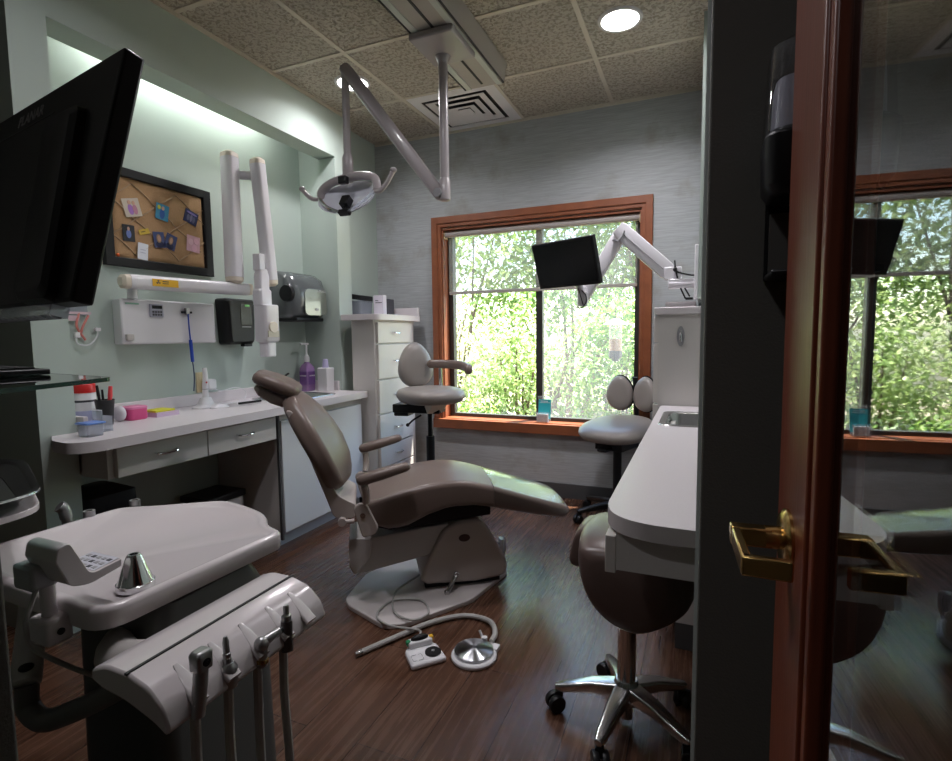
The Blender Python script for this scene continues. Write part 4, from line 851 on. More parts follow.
obj('hose', G().tube([(-.69, 1.755, .02), (-.70, 1.82, .022), (-.76, 1.90, .014), (-.87, 1.90, .012), (-.97, 1.80, .014), (-1.04, 1.67, .014), (-1.10, 1.56, .012), (-1.118, 1.525, .011)], .0105, n=10), TUBEM, t)
obj('hose_end', G().cyl((-1.112, 1.535, .011), (-1.125, 1.512, .011), .011, .009), STEEL, t)

# ------------------------------------------------------------------ stools
def caster(x, y, rot, parent, m=BLACK, r=.028):
    g = G(); d = V((math.cos(rot), math.sin(rot), 0)); n = V((-d.y, d.x, 0)); c = V((x, y, r)) + d * .012
    for s in (-1, 1):
        R = rot_to(n); 
        g.lathe(c + n * (s * .013), [(r * .5, -.009), (r * .92, -.009), (r, -.005), (r, .005), (r * .92, .009), (r * .5, .009)], axis=n, n=20)
    g.box((x - .012, y - .012, r + .006), (x + .012, y + .012, r * 2 + .008))
    return obj('caster', g, m, parent)
def starbase(t, R, a0, m, zh, zt, wid=.02, rc=.028, post=True):
    hub = obj('hub', G().lathe((0, 0, zh - .03), [(.03, 0), (.042, .01), (.042, .05), (.03, .075)]), m, t)
    for k in range(5):
        a = a0 + k * 2 * PI / 5; d = V((math.cos(a), math.sin(a), 0)); n = V((-d.y, d.x, 0))
        leg = obj('leg', G().loft([[d * s + V((0, 0, z)) + n * p + V((0, 0, q)) for p, q in rrect(w, h, .008)] for s, z, w, h in ((.025, zh + .012, wid * 1.2, .022), (R * .5, zh + .006, wid, .017), (R - .01, rc * 2 + .022, wid * .72, .013), (R + .012, rc * 2 + .02, wid * .5, .009))]), m, t, bev=.002)
        caster(d.x * R, d.y * R, a + .6, leg, BLACK, rc)
# saddle stool, right foreground
t = thing('saddle_stool', 'dark brown saddle stool with polished five star base tucked under the right countertop', 'stool', (-.178, 1.545, 0), math.radians(10))
starbase(t, .20, math.radians(175), ALU, .095, .3, .022, .027)
obj('column', G().cyl((0, 0, .07), (0, 0, .36), .0265).cyl((0, 0, .36), (0, 0, .40), .017).cyl((0, 0, .02), (0, 0, .07), .019), CHROME, t)
SI = Matrix.Rotation(-math.radians(10), 3, 'Z')
def saddle(outl, yc, half, m, name, parent, edge):
    cx0 = sum(p[0] for p in outl) / len(outl); cz0 = sum(p[1] for p in outl) / len(outl); rg = []
    for k in range(13):
        a_ = -PI / 2 + PI * k / 12; yv = yc + half * math.sin(a_); f = 1 - edge * (1 - math.cos(a_) ** .55) if math.cos(a_) > .001 else 1 - edge
        rg.append([SI @ (V((cx0 + (x - cx0) * f, yv, cz0 + (z - cz0) * f)) - V((-.178, 1.545, 0))) for x, z in outl])
    return obj(name, G().loft(rg), m, parent, ang=70)
body = [tuple(p[i] for i in (0, 2)) for p in cr([(-.303, 0, .575), (-.296, 0, .602), (-.255, 0, .613), (-.141, 0, .614), (-.06, 0, .612), (-.005, 0, .590), (.012, 0, .52), (.0, 0, .450), (-.046, 0, .402), (-.111, 0, .366), (-.165, 0, .364), (-.221, 0, .388), (-.265, 0, .431), (-.291, 0, .484), (-.302, 0, .535), (-.303, 0, .575)], 4)][:-1]
se = saddle(body, 1.52, .17, VINYLB, 'seat', t, .42)
flap = [tuple(p[i] for i in (0, 2)) for p in cr([(-.27, 0, .608), (-.302, 0, .603), (-.326, 0, .575), (-.340, 0, .522), (-.343, 0, .492), (-.332, 0, .476), (-.312, 0, .474), (-.292, 0, .482), (-.28, 0, .53), (-.27, 0, .608)], 4)][:-1]
saddle(flap, 1.56, .07, VINYLB, 'saddle_wing', se, .35)
obj('mechanism', G().cyl((0, 0, .365), (0, 0, .40), .05), BLACK, t)

# assistant stool by the window
t = thing('assistant_stool', 'taupe stool with a split two pad backrest under the window', 'stool', (-.455, 3.33, 0), math.radians(70))
starbase(t, .255, math.radians(74), BLACK, .085, .3, .022, .026)
obj('column', G().cyl((0, 0, .07), (0, 0, .47), .026), BLACK, t)
def pad(c, rx, ry, h, n=36, sq=2.4, dome=.35):
    rings = []
    for z, f in ((-h, .80), (-h * .8, .92), (-h * .3, .99), (0, 1), (h * .3, .985), (h * .62, .93), (h * .86, .78), (h * .97, .5), (h, .2)):
        ring = []
        for k in range(n):
            a = 2 * PI * k / n; ca, sa = math.cos(a), math.sin(a); r = (abs(ca) ** sq + abs(sa) ** sq) ** (-1 / sq)
            ring.append((c[0] + rx * f * r * ca, c[1] + ry * f * r * sa, c[2] + z))
        rings.append(ring)
    return rings
obj('seat', G().loft([[V((p[0], p[1] * (1 - .5 * p[0]), p[2] + .14 * p[0])) for p in r_] for r_ in pad((0, 0, .578), .225, .215, .045)]), VINYLG, t, ang=60)
obj('mechanism', G().box((-.12, -.09, .455), (.11, .09, .505)).box((-.2, -.03, .46), (-.11, .03, .48)), BLACK, t, bev=.006)
sp_ = obj('back_spine', G().tube([(.12, 0, .47), (.22, 0, .48), (.25, 0, .56), (.245, 0, .70), (.228, 0, .88)], .018, n=10).box((.215, -.05, .74), (.242, .05, .79)), BLACK, t)
def bpad(y, hgt, wid, toe):
    out = []
    for x, f in ((-.030, .5), (-.027, .78), (-.018, .93), (0, 1), (.012, .97), (.02, .9)):
        ring = []
        for k in range(30):
            a = 2 * PI * k / 30; yy = wid * f * math.cos(a) * (1 - .16 * math.sin(a)); zz = hgt * f * math.sin(a)
            ring.append(Matrix.Rotation(toe, 3, 'Z') @ V((x, yy, zz)) + V((.200 - abs(y) * .12, y, .778)))
        out.append(ring)
    return out
for s in (-1, 1):
    bp_ = obj('back_pad', G().loft(bpad(s * .088, .112, .087, s * .25)), VINYLG, t, ang=60)
    obj('pad_shell', G().loft([[V((p.x, p.y, p.z)) + V((.012, 0, 0)) for p in r_] for r_ in [[q + V((0, 0, 0)) for q in ring] for ring in bpad(s * .088, .118, .091, s * .25)][3:]]), BLACK, bp_)

# stool with armrest by the tall cabinet
t = thing('assistant_stool', 'tall grey taupe stool with one curved armrest by the tall drawer cabinet', 'stool', (-1.585, 2.99, 0), math.radians(-38))
starbase(t, .26, math.radians(10), BLACK, .085, .3, .022, .026)
obj('column', G().cyl((0, 0, .07), (0, 0, .52), .027).cyl((0, 0, .52), (0, 0, .70), .015), BLACK, t)
obj('foot_ring', G().tube([(.17 * math.cos(k * PI / 8), .17 * math.sin(k * PI / 8), .30) for k in range(17)], .009, n=8, sm=3).bar((-.17, 0, .30), (.17, 0, .30), .012, .012), CHROME, t)
obj('seat', G().loft(pad((0.015, 0, .790), .235, .205, .048)), VINYLG, t, ang=60)
Q6 = Matrix.Rotation(math.radians(45), 3, 'Z')
me_ = obj('mechanism', G().obox(Q6 @ V((-.075, 0, .70)), (.32, .12, .055), Q6).obox(Q6 @ V((-.18, 0, .665)), (.10, .10, .03), Q6), BLACK, t, bev=.006)
obj('lever', G().tube([(.0, -.06, .66), (-.03, -.10, .63), (-.045, -.13, .60)], .006, n=8).ell((-.047, -.135, .597), (.012, .012, .012)), BLACK, me_)
obj('tilt_plate', G().prism([(.02, .735), (.16, .745), (.07, .675)], -.05, .05, 'y'), CREAMC, t)
obj('back_spine', G().tube([(-.20, 0, .67), (-.262, 0, .70), (-.272, 0, .80), (-.262, 0, .98)], .014, n=10), BLACK, t)
rings = []
for x, f in ((-.040, .86), (-.034, .96), (-.015, 1), (.008, .97), (.024, .86), (.034, .6), (.037, .3)):
    ring = []
    for k in range(34):
        a = 2 * PI * k / 34; zz = math.sin(a); yy = .122 * f * math.cos(a) * (1 - .16 * zz); rr_ = .165 * f * zz * (1 if zz > 0 else .85)
        ring.append((x - .215 - .15 * (rr_) * .35 + .25 * yy * yy, yy, .957 + rr_))
    rings.append(ring)
bk = obj('backrest', G().loft(rings), VINYLG, t, ang=60)
Q5 = Matrix.Rotation(math.radians(50), 3, 'Z')
arm = obj('armrest', G().loft([[p + V((0, 0, 0)) + u_ * a + V((0, 0, b)) for a, b in rrect(.026 * f, .028 * f, .02)] for p, u_, f in (lambda P: [(P[i], (P[min(i + 1, len(P) - 1)] - P[max(i - 1, 0)]).normalized().cross(V((0, 0, 1))), .4 if i in (0, len(P) - 1) else 1) for i in range(len(P))])(cr([Q5 @ V(q) for q in ((-.06, .16, .975), (.02, .165, .975), (.12, .15, .972), (.20, .09, .967), (.25, .02, .955), (.26, -.02, .945))], 4))]), VINYLD, t, ang=60)
obj('arm_bracket', G().tube([Q5 @ V(q) for q in ((.0, .10, .70), (.03, .17, .74), (.03, .168, .88), (.03, .166, .955))], .012, n=8), CHROME, t)

# ------------------------------------------------------------------ delivery unit, left foreground
t = thing('delivery_unit', 'off white dental delivery unit with tray top and instrument bar in the left foreground', 'dental unit', (-1.05, .75, 0))
tp = rpoly([(-.915, .535), (-.900, .950), (-.975, .972), (-1.03, 1.03), (-1.12, 1.062), (-1.236, 1.085), (-1.30, 1.04), (-1.37, .985), (-1.462, .93), (-1.462, .56), (-1.2, .545)], [.06, .03, .05, .05, .06, .05, .04, .06, .03, .05, .03], 6)
cx_, cy_ = -1.15, .76
sc = lambda f, z: [(cx_ + (a - cx_) * f, cy_ + (b - cy_) * f, z) for a, b in tp]
def inset(dm, z):
    out = []; n = len(tp)
    for i in range(n):
        p = V((*tp[i], 0)); a = V((*tp[i - 2], 0)); b = V((*tp[(i + 2) % n], 0)); nn = (b - a).normalized().cross(V((0, 0, 1))); q = p - nn * dm
        out.append((q.x, q.y, z))
    return out
tt = obj('tray_top', G().loft([inset(.02, .655), inset(.002, .662), inset(0, .672), inset(0, .692), inset(.004, .699), inset(.012, .701), inset(.02, .699), inset(.028, .694)]), EQUIP, t, ang=50)
# instrument bar
pr_ = rpoly([(-.825, .655), (-.822, .672), (-.79, .684), (-.742, .683), (-.70, .672), (-.672, .648), (-.660, .618), (-.668, .610), (-.69, .622), (-.75, .640), (-.80, .645)], [.005, .008, .01, .0, .01, .01, .008, .004, .02, .02, .01], 4)
ib = obj('instrument_bar', G().prism(pr_, .465, .80, 'y'), EQUIP, t, bev=.005)
obj('slot', G().box((-.745, .464, .681), (-.740, .801, .6845)), BLACKM, ib)
HY = (.515, .575, .635, .695, .752)
for yy in HY:
    obj('holder_groove', G().loft([[V((-.672, yy, .645)) + V((.10 * (-.72), 0, .10 * .62)) * s0 + V((.0, a, 0)) * w_ + V((.55, 0, .83)) * (b - .001) * w_ for a, b in rrect(.0125, .0042, .004)] for s0, w_ in ((-.22, 1), (.0, 1), (.3, .8), (.5, .3))]), mat('holder enamel', (.66, .62, .62), .2, coat=.6), ib, ang=60)
obj('bar_underside', G().box((-.80, .49, .60), (-.70, .78, .645)), EQUIPD, ib, bev=.02)
obj('bar_neck', G().tube([(-.82, .56, .625), (-.92, .57, .60), (-1.0, .62, .58), (-1.05, .70, .57)], .035, n=14), EQUIPD, t)
cl = obj('clamp', G().box((-1.056, .503, .638), (-1.001, .545, .684)), EQUIP, t, bev=.006)
obj('clamp_screw', G().cyl((-1.0015, .524, .66), (-.999, .524, .66), .006), BLACK, cl)
po = obj('pad_post', G().cyl((-1.03, .524, .66), (-1.03, .524, .76), .0115), EQUIP, t)
gp = G(); 
cpd = obj('control_pad', G().prism(rpoly([(.497, .800), (.502, .822), (.520, .826), (.549, .760), (.602, .766), (.601, .752), (.545, .742), (.515, .752)], [.004, .006, .008, .012, .003, .003, .012, .01], 4), -1.035, -.950, 'x'), EQUIP, t, bev=.003)
obj('pad_face', G().loft([[(x, y, z + d_) for y, z in ((.556, .7613), (.600, .7663))] + [(x, y, z + d_ + .0008) for y, z in ((.600, .7663), (.556, .7613))] for x, d_ in ((-1.03, 0), (-.955, 0))]), mat('pale pad face', (.58, .58, .64), .35), cpd)
for i in range(3):
    for j in range(5):
        y_ = .560 + .013 * i; z_ = .7618 + .0015 * i
        obj('pad_key', G().box((-1.025 + .014 * j, y_, z_), (-1.016 + .014 * j, y_ + .007, z_ + .0016)), INK if (i + j) % 3 == 0 else GREYP, cpd)
obj('pad_joint', G().box((-1.058, .488, .742), (-1.003, .530, .785)), GREYP, t, bev=.006)
obj('pad_cable', G().tube([(-1.035, .52, .755), (-1.06, .512, .70), (-1.075, .51, .66), (-1.085, .53, .60), (-1.06, .62, .50), (-1.04, .70, .45)], .0045, n=8), TUBEM, t)
obj('support_arm', G().cyl((-1.245, .615, .665), (-1.125, .525, .528), .024), EQUIPD, t, bev=.004)
obj('arm_slot', G().ell((-1.128, .530, .560), (.012, .012, .007)), BLACK, t)
obj('arm_elbow', G().tube([(-1.13, .53, .53), (-1.132, .53, .482), (-1.09, .53, .468), (-1.03, .535, .492), (-.93, .56, .545), (-.86, .60, .60)], .019, n=14), mat('dark arm', (.16, .15, .14), .4), t)
obj('pedestal', G().loft([[(-1.02 + a, .76 + b, z) for a, b in rrect(.13 * s, .15 * s, .04)] for z, s in ((0, 1.05), (.04, 1.05), (.05, 1), (.60, .95), (.655, .8))]), mat('dark unit body', (.075, .075, .07), .4), t)
obj('tray_hub', G().cyl((-1.05, .75, .62), (-1.05, .75, .662), .09), EQUIPD, t)
def hose(y, x=-.672, sway=.02, z0=.612): return G().tube([(x, y, z0), (x - .002, y, .52), (x + .012 - sway * .2, y - sway * .4, .36), (x - .01, y - sway, .20), (x - .12, y - .03, .08), (x - .25, y + .05, .10)], .0075, n=8)
# handpieces resting in the bar
def handpiece(name, lab, y, build):
    tt = thing(name, lab, 'handpiece', (-.672, y, .40), 0, 'handpieces resting in the instrument bar')
    build(tt, y); obj('hose', hose(y, sway=.015 + .02 * random.random()), TUBEM, tt)
def hp_syr(t, y):
    obj('barrel', G().tube([(-.660, y - .006, .612), (-.660, y, .645), (-.661, y + .006, .683)], .0105, n=14), HPM, t)
    h = obj('head', G().loft([[V((-.661, y + .006, .683)) + V((a, b, z)) for a, b in rrect(.011 * s, .013 * s, .005)] for z, s in ((-.006, 1), (.018, 1.05), (.023, .8))]), HPM, t, bev=.002)
    obj('button', G().cyl((-.652, y + .006, .690), (-.648, y + .006, .690), .006).cyl((-.649, y + .006, .690), (-.646, y + .006, .690), .003), BLACK, h)
def hp_thin(t, y):
    obj('barrel', G().lathe((-.668, y, .612), [(.011, 0), (.0135, .01), (.0145, .03), (.010, .038)], axis=(-.15, .05, 1)), HPM, t)
    obj('tip', G().lathe((-.673, y + .002, .648), [(.007, 0), (.0065, .008), (.0055, .009), (.0065, .016), (.005, .017), (.005, .034), (.003, .042)], axis=(-.15, .08, 1)), HPM, t)
def hp_bent(t, y):
    obj('barrel', G().cyl((-.663, y, .612), (-.664, y + .003, .645), .0095), HPM, t)
    obj('collar', G().cyl((-.663, y, .618), (-.663, y + .001, .624), .0115), BRASS, t)
    obj('head', G().cyl((-.664, y + .002, .650), (-.655, y + .036, .655), .0085, .007).ell((-.664, y + .003, .648), (.0125, .0125, .0125)), HPM, t)
    obj('nose', G().cyl((-.655, y + .034, .655), (-.654, y + .040, .656), .0058), BLACK, t)
def hp_tall(t, y):
    obj('barrel', G().cyl((-.663, y, .605), (-.665, y + .003, .658), .0105, .0098), mat('dark handpiece', (.14, .13, .13), .3, metal=.6), t)
    obj('tip', G().lathe((-.665, y + .003, .657), [(.0085, 0), (.0085, .01), (.005, .013), (.0055, .024), (.004, .028)], axis=(-.05, .05, 1)), HPM, t)
handpiece('handpiece', 'grey air water syringe with a square head, nearest in the instrument bar', HY[0], hp_syr)
handpiece('handpiece', 'slim pointed handpiece second from the near end of the instrument bar', HY[1], hp_thin)
handpiece('handpiece', 'bent handpiece with a brass collar in the middle of the instrument bar', HY[2], hp_bent)
handpiece('handpiece', 'dark upright handpiece near the far end of the instrument bar', HY[3], hp_tall)
# handpieces behind the tray
for i, (x, y, lab) in enumerate(((-1.55, .845, 'grey suction handpiece behind the tray top, leftmost with a hooked head'), (-1.46, .85, 'short grey tube handpiece behind the tray top, second from left'), (-1.452, .966, 'small pale handpiece tip just showing behind the tray top, right of the others'))):
    tt = thing('suction_handpiece', lab, 'handpiece', (x, y, .55), 0, 'suction handpieces behind the tray top')
    zt_ = (.715, .71, .705)[i]
    obj('barrel', G().cyl((x + .02, y, .55), (x, y, zt_ - .012), .0125), HPM, tt)
    if i == 0: obj('head', G().tube([(x + .002, y, zt_ - .03), (x - .003, y - .003, zt_ - .005), (x - .006, y - .012, zt_ + .005)], .015, n=12), HPM, tt)
    else: obj('head', G().lathe((x, y, zt_ - .015), [(.0135, 0), (.0135, .02), (.008, .02), (.008, .008)]), HPM, tt)
tt = thing('suction_holder', 'grey holder bar for the suction handpieces behind the tray top', 'holder', (-1.45, .90, .5))
obj('holder_bar', G().bar((-1.58, .83, .60), (-1.30, .99, .60), .05, .03), EQUIPD, tt, bev=.006)
obj('holder_arm', G().tube([(-1.45, .90, .585), (-1.40, .86, .50), (-1.25, .80, .40), (-1.14, .77, .40)], .018, n=10), EQUIPD, tt)
# nozzle cone
tag(obj('steel_cone', G().lathe((-.963, .632, .694), [(.031, 0), (.032, .002), (.032, .013), (.030, .014), (.013, .062), (.010, .066), (.007, .066), (.007, .05)], n=32), CHROME, ang=25), 'small shiny steel cone standing on the tray top', 'cone')

# ------------------------------------------------------------------ monitor on stand, glass shelf, steel tray (left edge)
t = thing('monitor', 'large black monitor seen from behind at the left edge', 'monitor', (-1.0, .45, 1.205))
P0 = V((-.692, .399, 1.205)); u = V((math.sin(math.radians(99.4)), math.cos(math.radians(99.4)), 0)); nh = V((u.y, -u.x, 0)); tlt = math.radians(-13.845)
upv = V((0, 0, 1)) * math.cos(tlt) + nh * math.sin(tlt); fn = u.cross(upv)
Mt = Matrix((u, upv, fn)).transposed(); Wt, Ht = .56, .334; ct = P0 - u * (Wt / 2) + upv * (Ht / 2)
cs = obj('case', G().obox(ct - fn * .013, (Wt, Ht, .026), Mt), BLACK, t, bev=.004)
obj('screen', G().obox(ct - fn * .0262, (Wt - .03, Ht - .03, .002), Mt), SCREEN, cs)
obj('back_bulge', G().loft([[P0 + u * (-.105 + a + .0) + upv * (b + .135) + fn * z + u * (.13 - (b + .135)) * .12 for a, b in rrect(.050 * s, .135 * (.5 + .5 * s), .012)] for z, s in ((-.002, 1), (.010, .96), (.016, .84))]), BLACK, cs)
obj('groove', G().obox(ct - u * .09 + upv * (Ht / 2 - .044) + fn * .0002, (.36, .0016, .001), Mt), mat('groove sheen', (.03, .03, .03), .3), cs)
text('lettering', 'PLANAR', .026, frame3(P0 - u * .281 + upv * .3055 + fn * .0006, u, upv), mat('dark grey letters', (.26, .26, .26), .5), cs, .0004)
obj('lower_bar', G().obox(ct + u * .05 - upv * (Ht / 2 + .008) - fn * .012, (Wt * .62, .014, .02), Mt), CLEARB, cs)
t = thing('monitor_stand', 'slim grey floor stand behind the monitor carrying the glass shelf', 'stand', (-1.26, .43, 0))
obj('post', G().cyl((-1.26, .43, .02), (-1.26, .43, 1.36), .018), EQUIPD, t)
obj('foot_plate', G().lathe((-1.26, .43, 0), [(.12, 0), (.12, .012), (.02, .022)]), EQUIPD, t)
obj('mount_arm', G().cyl((-1.26, .43, 1.345), ct - u * .2 + fn * .03 + upv * -.02, .014), EQUIPD, t)
obj('shelf_collar', G().cyl((-1.26, .43, 1.06), (-1.26, .43, 1.083), .03), EQUIPD, t)
tipp = V((-.967, .617, 0)); e1 = V((.072, -.197, 0)).normalized(); e2 = V((-.508, .078, 0)).normalized()
t = thing('glass_shelf', 'green edged glass shelf below the monitor at the left edge', 'shelf', (-1.2, .5, 1.083))
pp = rpoly([tuple((tipp + e2 * a + e1 * b)[:2]) for a, b in ((0, 0), (0, .30), (.62, .30), (.62, 0))], .012, 4)
gl = obj('glass', G().prism(pp, 1.0845, 1.0915), SHELFG, t)
obj('edge', G().loft([[(a, b, z) for a, b in pp] for z in (1.0843, 1.0917)], cap=False), EDGEG, gl)
t = thing('keyboard', 'flat black keyboard lying on the glass shelf', 'keyboard', (-1.3, .55, 1.092))
kc = tipp + e2 * .42 + e1 * .09
obj('case', G().obox(V((kc.x, kc.y, 1.098)), (.36, .12, .011), Matrix((e2, e1.cross(V((0, 0, 1))).cross(e1) * 0 + V((e2.y * -1, e2.x, 0)), V((0, 0, 1)))).transposed()), BLACK, t, bev=.003)
for a in range(10):
    for b in range(3):
        q = kc + e2 * (-.145 + a * .032) + V((-e2.y, e2.x, 0)) * (-.03 + b * .03); obj('key', G().obox(V((q.x, q.y, 1.105)), (.026, .024, .004), Matrix((e2, V((-e2.y, e2.x, 0)), V((0, 0, 1)))).transposed()), BLACKM, t)
t = thing('tray_holder', 'white tray holder arm at the left edge under the glass shelf', 'holder', (-1.45, .66, .80))
ring_ = lambda g_, z: [(a, b, z) for a, b in rpoly([(-1.185 + g_, .455), (-1.205 + g_, .615 + g_ * .2), (-1.56, .765 + g_), (-1.85, .70), (-1.80, .42)], [.02, .05, .05, .05, .03], 5)]
obj('platform', G().loft([ring_(-.02, .810), ring_(.0, .816), ring_(.0, .828)]), EQUIP, t, bev=.004)
obj('arm', G().tube([(-1.40, .55, .81), (-1.35, .50, .79), (-1.27, .44, .79)], .02, n=12), EQUIPD, t)
t = thing('instrument_tray', 'rimmed stainless steel instrument tray on the white holder at the left edge', 'tray', (-1.45, .66, .829))
obj('pan', G().loft([ring_(-.045, .829), ring_(-.012, .857), ring_(.004, .860), ring_(.006, .856), ring_(.003, .855), ring_(-.015, .854), ring_(-.048, .833), ring_(-.052, .833)], cap=False).prism([q_[:2] for q_ in ring_(-.05, 0)], .829, .833), STEEL, t, ang=50)

# ------------------------------------------------------------------ hall: glass door and sanitizer dispenser
ph = math.radians(-3); dv = V((math.sin(ph), math.cos(ph), 0)); nv = V((math.cos(ph), -math.sin(ph), 0))
def dbox(a0, a1, z0, z1, o0, o1):
    P = [dv * a + nv * o for a, o in ((a0, o0), (a1, o0), (a1, o1), (a0, o1))]; return G().loft([[(p.x, p.y, z) for p in P] for z in (z0, z1)])
dr = obj('door_1', dbox(.545, .671, .01, 2.05, .122, .166), DOORW, kind='structure', bev=.003)
obj('bottom_rail', dbox(-.25, .545, .01, .24, .122, .166), DOORW, dr, bev=.003)
obj('top_rail', dbox(-.25, .545, 1.92, 2.05, .122, .166), DOORW, dr, bev=.003)
obj('hinge_stile', dbox(-.37, -.25, .01, 2.05, .122, .166), DOORW, dr, bev=.003)
for a0, a1, o0 in ((.532, .547, .1185), (.516, .532, .1215)):
    obj('glazing_bead', dbox(a0, a1, .22, 1.94, o0, .135), DOORW, dr, bev=.003)
obj('glass', dbox(-.25, .525, .24, 1.92, .1310, .1365), DGLASS, dr)
hz = .943; ha = .613
c0 = dv * ha + nv * .122 + V((0, 0, hz))
hd = obj('door_handle', G().lathe(c0, [(.031, 0), (.031, .003), (.026, .007), (.012, .008)], axis=-nv, n=30).cyl(c0, c0 - nv * .022, .012), BRASS, dr)
pA, pB = c0 - nv * .05, c0 - nv * .05 - dv * .085
obj('lever', G().bar(c0 - nv * .015, c0 - nv * .055, .018, .020).bar(pA + dv * .008, pB, .009, .019).bar(pB + nv * -.004 + dv * .003, pB + nv * .038, .010, .019), BRASS, hd, bev=.002)
t = thing('sanitizer_dispenser', 'black and clear wall hand sanitizer dispenser beside the glass door', 'dispenser', (.13, .735, 1.22))
dsec = lambda z, y0, w_, h_=.045: [(.128 + a, y0 + b, z) for a, b in rrect(w_, h_, .022)]
obj('housing', G().loft([dsec(1.314, .740, .055, .040), dsec(1.326, .738, .062, .046), dsec(1.380, .736, .064, .049), dsec(1.387, .740, .058, .044)]), BLACK, t, bev=.003)
obj('back_plate', G().box((.074, .775, 1.222), (.182, .786, 1.47)), BLACK, t, bev=.003)
obj('cartridge', G().loft([dsec(1.388, .742, .054, .040), dsec(1.445, .742, .052, .038)]), mat('sanitizer bag', (.30, .29, .34), .3), t)
obj('clear_cover', G().loft([dsec(1.386, .740, .062, .045), dsec(1.480, .742, .058, .042), dsec(1.492, .746, .046, .032)]), CLEAR, t)
obj('drip_tray', G().box((.074, .70, 1.222), (.182, .775, 1.230)), BLACK, t, bev=.003)
obj('tray_back', G().box((.078, .768, 1.228), (.178, .776, 1.305)), mat('grey back', (.10, .10, .09), .5), t)

# ------------------------------------------------------------------ garden outside
struct('garden_ground', G().box((-9, 3.9, -.5), (6, 14, -.35)), SOIL)
def foliage(n, cx, cy, cz, rx, ry, rz, size, seed, droop=.3, clump=40):
    r = random.Random(seed); vs, fs = [], []
    cl = []
    for _ in range(clump):
        while 1:
            p = V((r.uniform(-1, 1), r.uniform(-1, 1), r.uniform(-1, 1)))
            if p.length < 1: break
        cl.append(p)
    for _ in range(n):
        c_ = r.choice(cl); p = c_ + V((r.gauss(0, .16), r.gauss(0, .16), r.gauss(0, .13)))
        q = V((cx + p.x * rx, cy + p.y * ry, cz + p.z * rz))
        s = size * r.uniform(.6, 1.35); a = r.uniform(0, 2 * PI); tl_ = r.uniform(-.9, .5) - droop
        d_ = V((math.cos(a) * math.cos(tl_), math.sin(a) * math.cos(tl_), math.sin(tl_))); w_ = d_.cross(V((r.uniform(-.4, .4), r.uniform(-.4, .4), 1))).normalized()
        nn = d_.cross(w_); o = len(vs)
        vs += [q, q + d_ * s * .45 + w_ * s * .22 + nn * s * .04, q + d_ * s - nn * s * .08, q + d_ * s * .45 - w_ * s * .22 + nn * s * .04]
        fs.append((o, o + 1, o + 2, o + 3))
    return vs, fs
def plant(name, lab, cat, x, y, zc, rx, ry, rz, n, size, lm, seed, stems=3, droop=.3):
    t = thing(name, lab, cat, (x, y, -.35), 0, 'garden plants outside the window')
    vs, fs = foliage(n, 0, 0, zc + .35, rx, ry, rz, size, seed, droop)
    me = bpy.data.meshes.new('foliage'); me.from_pydata(vs, [], fs); me.materials.append(lm); o = bpy.data.objects.new('foliage', me); C.objects.link(o); o.parent = t
    r = random.Random(seed + 99); g = G()
    for k in range(stems):
        a = V((x + r.uniform(-.15, .15), y + r.uniform(-.1, .1), -.36)); b = V((x + r.uniform(-.7, .7) * rx, y + r.uniform(-.5, .5) * ry, zc + r.uniform(.1, .8) * rz)); m_ = a.lerp(b, .5) + V((r.uniform(-.15, .15), 0, 0))
        g.tube([a, m_, b], [.02 + .012 * rx, .008], n=7, sm=5)
    obj('stem', g, BARK, t)
plant('shrub', 'pale leafy bamboo shrub outside, at the left of the window', 'shrub', -3.0, 6.0, .75, .85, .5, 1.25, 3800, .085, LEAF3, 1, 8, .5)
plant('shrub', 'bright yellow green shrub outside, behind the window mullion', 'shrub', -1.95, 6.3, .55, .75, .5, 1.1, 3600, .085, LEAF1, 2, 6)
plant('shrub', 'mid green shrub outside, behind the hanging feeder', 'shrub', -.75, 6.2, .55, .75, .5, 1.05, 3600, .09, LEAF2, 3, 6)
plant('shrub', 'low dense green shrub outside, at the foot of the left window half', 'shrub', -2.4, 5.4, .05, .7, .4, .45, 2200, .08, LEAF2, 4, 5)
plant('tree', 'leafy tree filling the upper left of the window view', 'tree', -3.9, 8.2, 2.5, 1.7, 1.0, 1.6, 5200, .13, LEAF1, 5, 4)
plant('tree', 'leafy tree filling the upper middle of the window view', 'tree', -1.9, 8.6, 2.4, 1.6, 1.0, 1.7, 5200, .13, LEAF2, 6, 4)
plant('tree', 'dark leafy tree in the upper right of the window view', 'tree', -.2, 7.8, 2.3, 1.5, 1.0, 1.6, 5200, .12, LEAF2, 7, 4)
plant('tree', 'distant tree behind the others in the lower middle of the view', 'tree', -2.7, 10.2, .9, 2.6, .9, 1.9, 5200, .15, LEAF1, 8, 3)
plant('tree', 'distant tree behind the others at the right of the view', 'tree', .6, 10.0, .9, 2.2, .9, 1.9, 4600, .15, LEAF2, 9, 3)
t = thing('bird_feeder', 'clear hanging tube bird feeder outside the right window pane', 'bird feeder', (-.655, 4.6, .93))
obj('roof', G().lathe((-.655, 4.6, 1.24), [(.10, 0), (.10, .006), (.03, .045), (.01, .05)]), WHITE, t)
obj('tube', G().cyl((-.655, 4.6, 1.02), (-.655, 4.6, 1.24), .055), CLEAR, t)
tb = obj('seed', G().cyl((-.655, 4.6, 1.02), (-.655, 4.6, 1.12), .052), mat('seed mix', (.30, .17, .09), .9, var=.3, vscale=60), t)
obj('perch_cage', G().lathe((-.655, 4.6, .955), [(.05, 0), (.055, .01), (.055, .065)], n=8).cyl((-.655, 4.6, .93), (-.655, 4.6, .96), .03), mat('feeder grey', (.03, .03, .035), .5), t)
obj('hanger', G().cyl((-.655, 4.6, 1.28), (-.655, 4.6, 2.6), .003, n=6), BLACK, t)

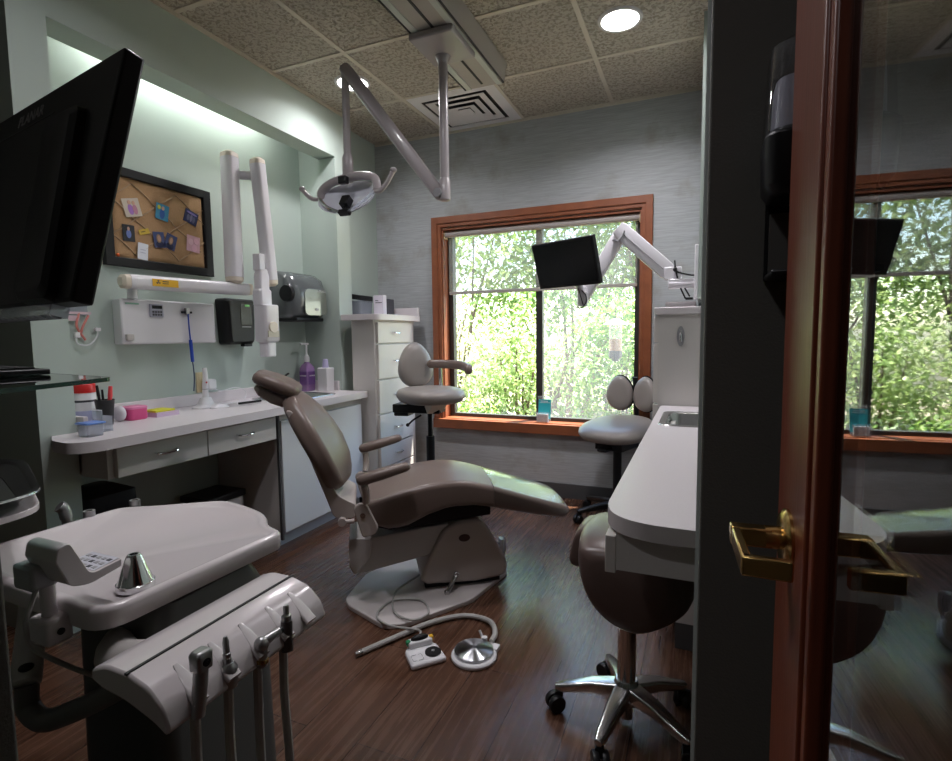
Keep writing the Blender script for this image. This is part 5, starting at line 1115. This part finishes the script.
# ------------------------------------------------------------------ light
SC = bpy.context.scene
for x, y, e in ((-1.45, 1.15, 4.2), (-.95, 1.2, 6.5), (-.7, -.6, 3.3)):  # added fill lamps out of view, without fixtures, to brighten room and hall
    l = bpy.data.lights.new('ceiling_or_fill_lamp', 'AREA'); l.shape = 'DISK'; l.size = .17; l.energy = e; l.color = (.98, .95, 1.0); l.spread = math.radians(160)
    o = bpy.data.objects.new('ceiling_or_fill_lamp', l); C.objects.link(o); o.location = (x, y, CZ - .012); o['kind'] = 'helper'
wd = bpy.data.worlds.new('world'); SC.world = wd; wd.use_nodes = True; nt = wd.node_tree
sky = nt.nodes.new('ShaderNodeTexSky'); sky.sky_type = 'NISHITA'; sky.sun_disc = False; sky.sun_elevation = math.radians(58); sky.sun_rotation = math.radians(200); sky.air_density = 1.2; sky.dust_density = 1.5
bg = nt.nodes['Background']; nt.links.new(sky.outputs[0], bg.inputs[0]); bg.inputs[1].default_value = 1.1
l = bpy.data.lights.new('sun', 'SUN'); l.energy = 32.0; l.angle = math.radians(.6); l.color = (1, .95, .86)
o = bpy.data.objects.new('sun', l); C.objects.link(o); o.rotation_euler = V((-.24, -.24, -1.0)).to_track_quat('-Z', 'Y').to_euler(); o['kind'] = 'helper'
l = bpy.data.lights.new('window_portal', 'AREA'); l.shape = 'RECTANGLE'; l.size = 1.42; l.size_y = 1.42; l.cycles.is_portal = True
o = bpy.data.objects.new('window_portal', l); C.objects.link(o); o.location = (-1.08, 3.81, 1.25); o.rotation_euler = V((0, -1, 0)).to_track_quat('-Z', 'Y').to_euler(); o['kind'] = 'helper'
# fluorescent tube hidden in the cove above the alcove
t = thing('cove_light', 'fluorescent tube lamp hidden in the cove above the alcove counter', 'lamp', (-2.47, 2.0, 2.50))
obj('fixture', G().box((-2.45, 1.56, 2.56), (-2.402, 2.64, 2.60)), WHITE, t)
obj('tube', G().cyl((-2.43, 1.58, 2.54), (-2.43, 2.62, 2.54), .013), emit('tube glow', (1.0, .99, .97), 24), t)

v = SC.view_settings; v.view_transform = 'Standard'; v.look = 'None'; v.gamma = 1; v.use_curve_mapping = False; v.exposure = .56
cy_ = SC.cycles; cy_.max_bounces = 10; cy_.diffuse_bounces = 5; cy_.glossy_bounces = 5; cy_.transparent_max_bounces = 16; cy_.caustics_reflective = False; cy_.caustics_refractive = False
cy_.sample_clamp_indirect = 6; cy_.use_denoising = True
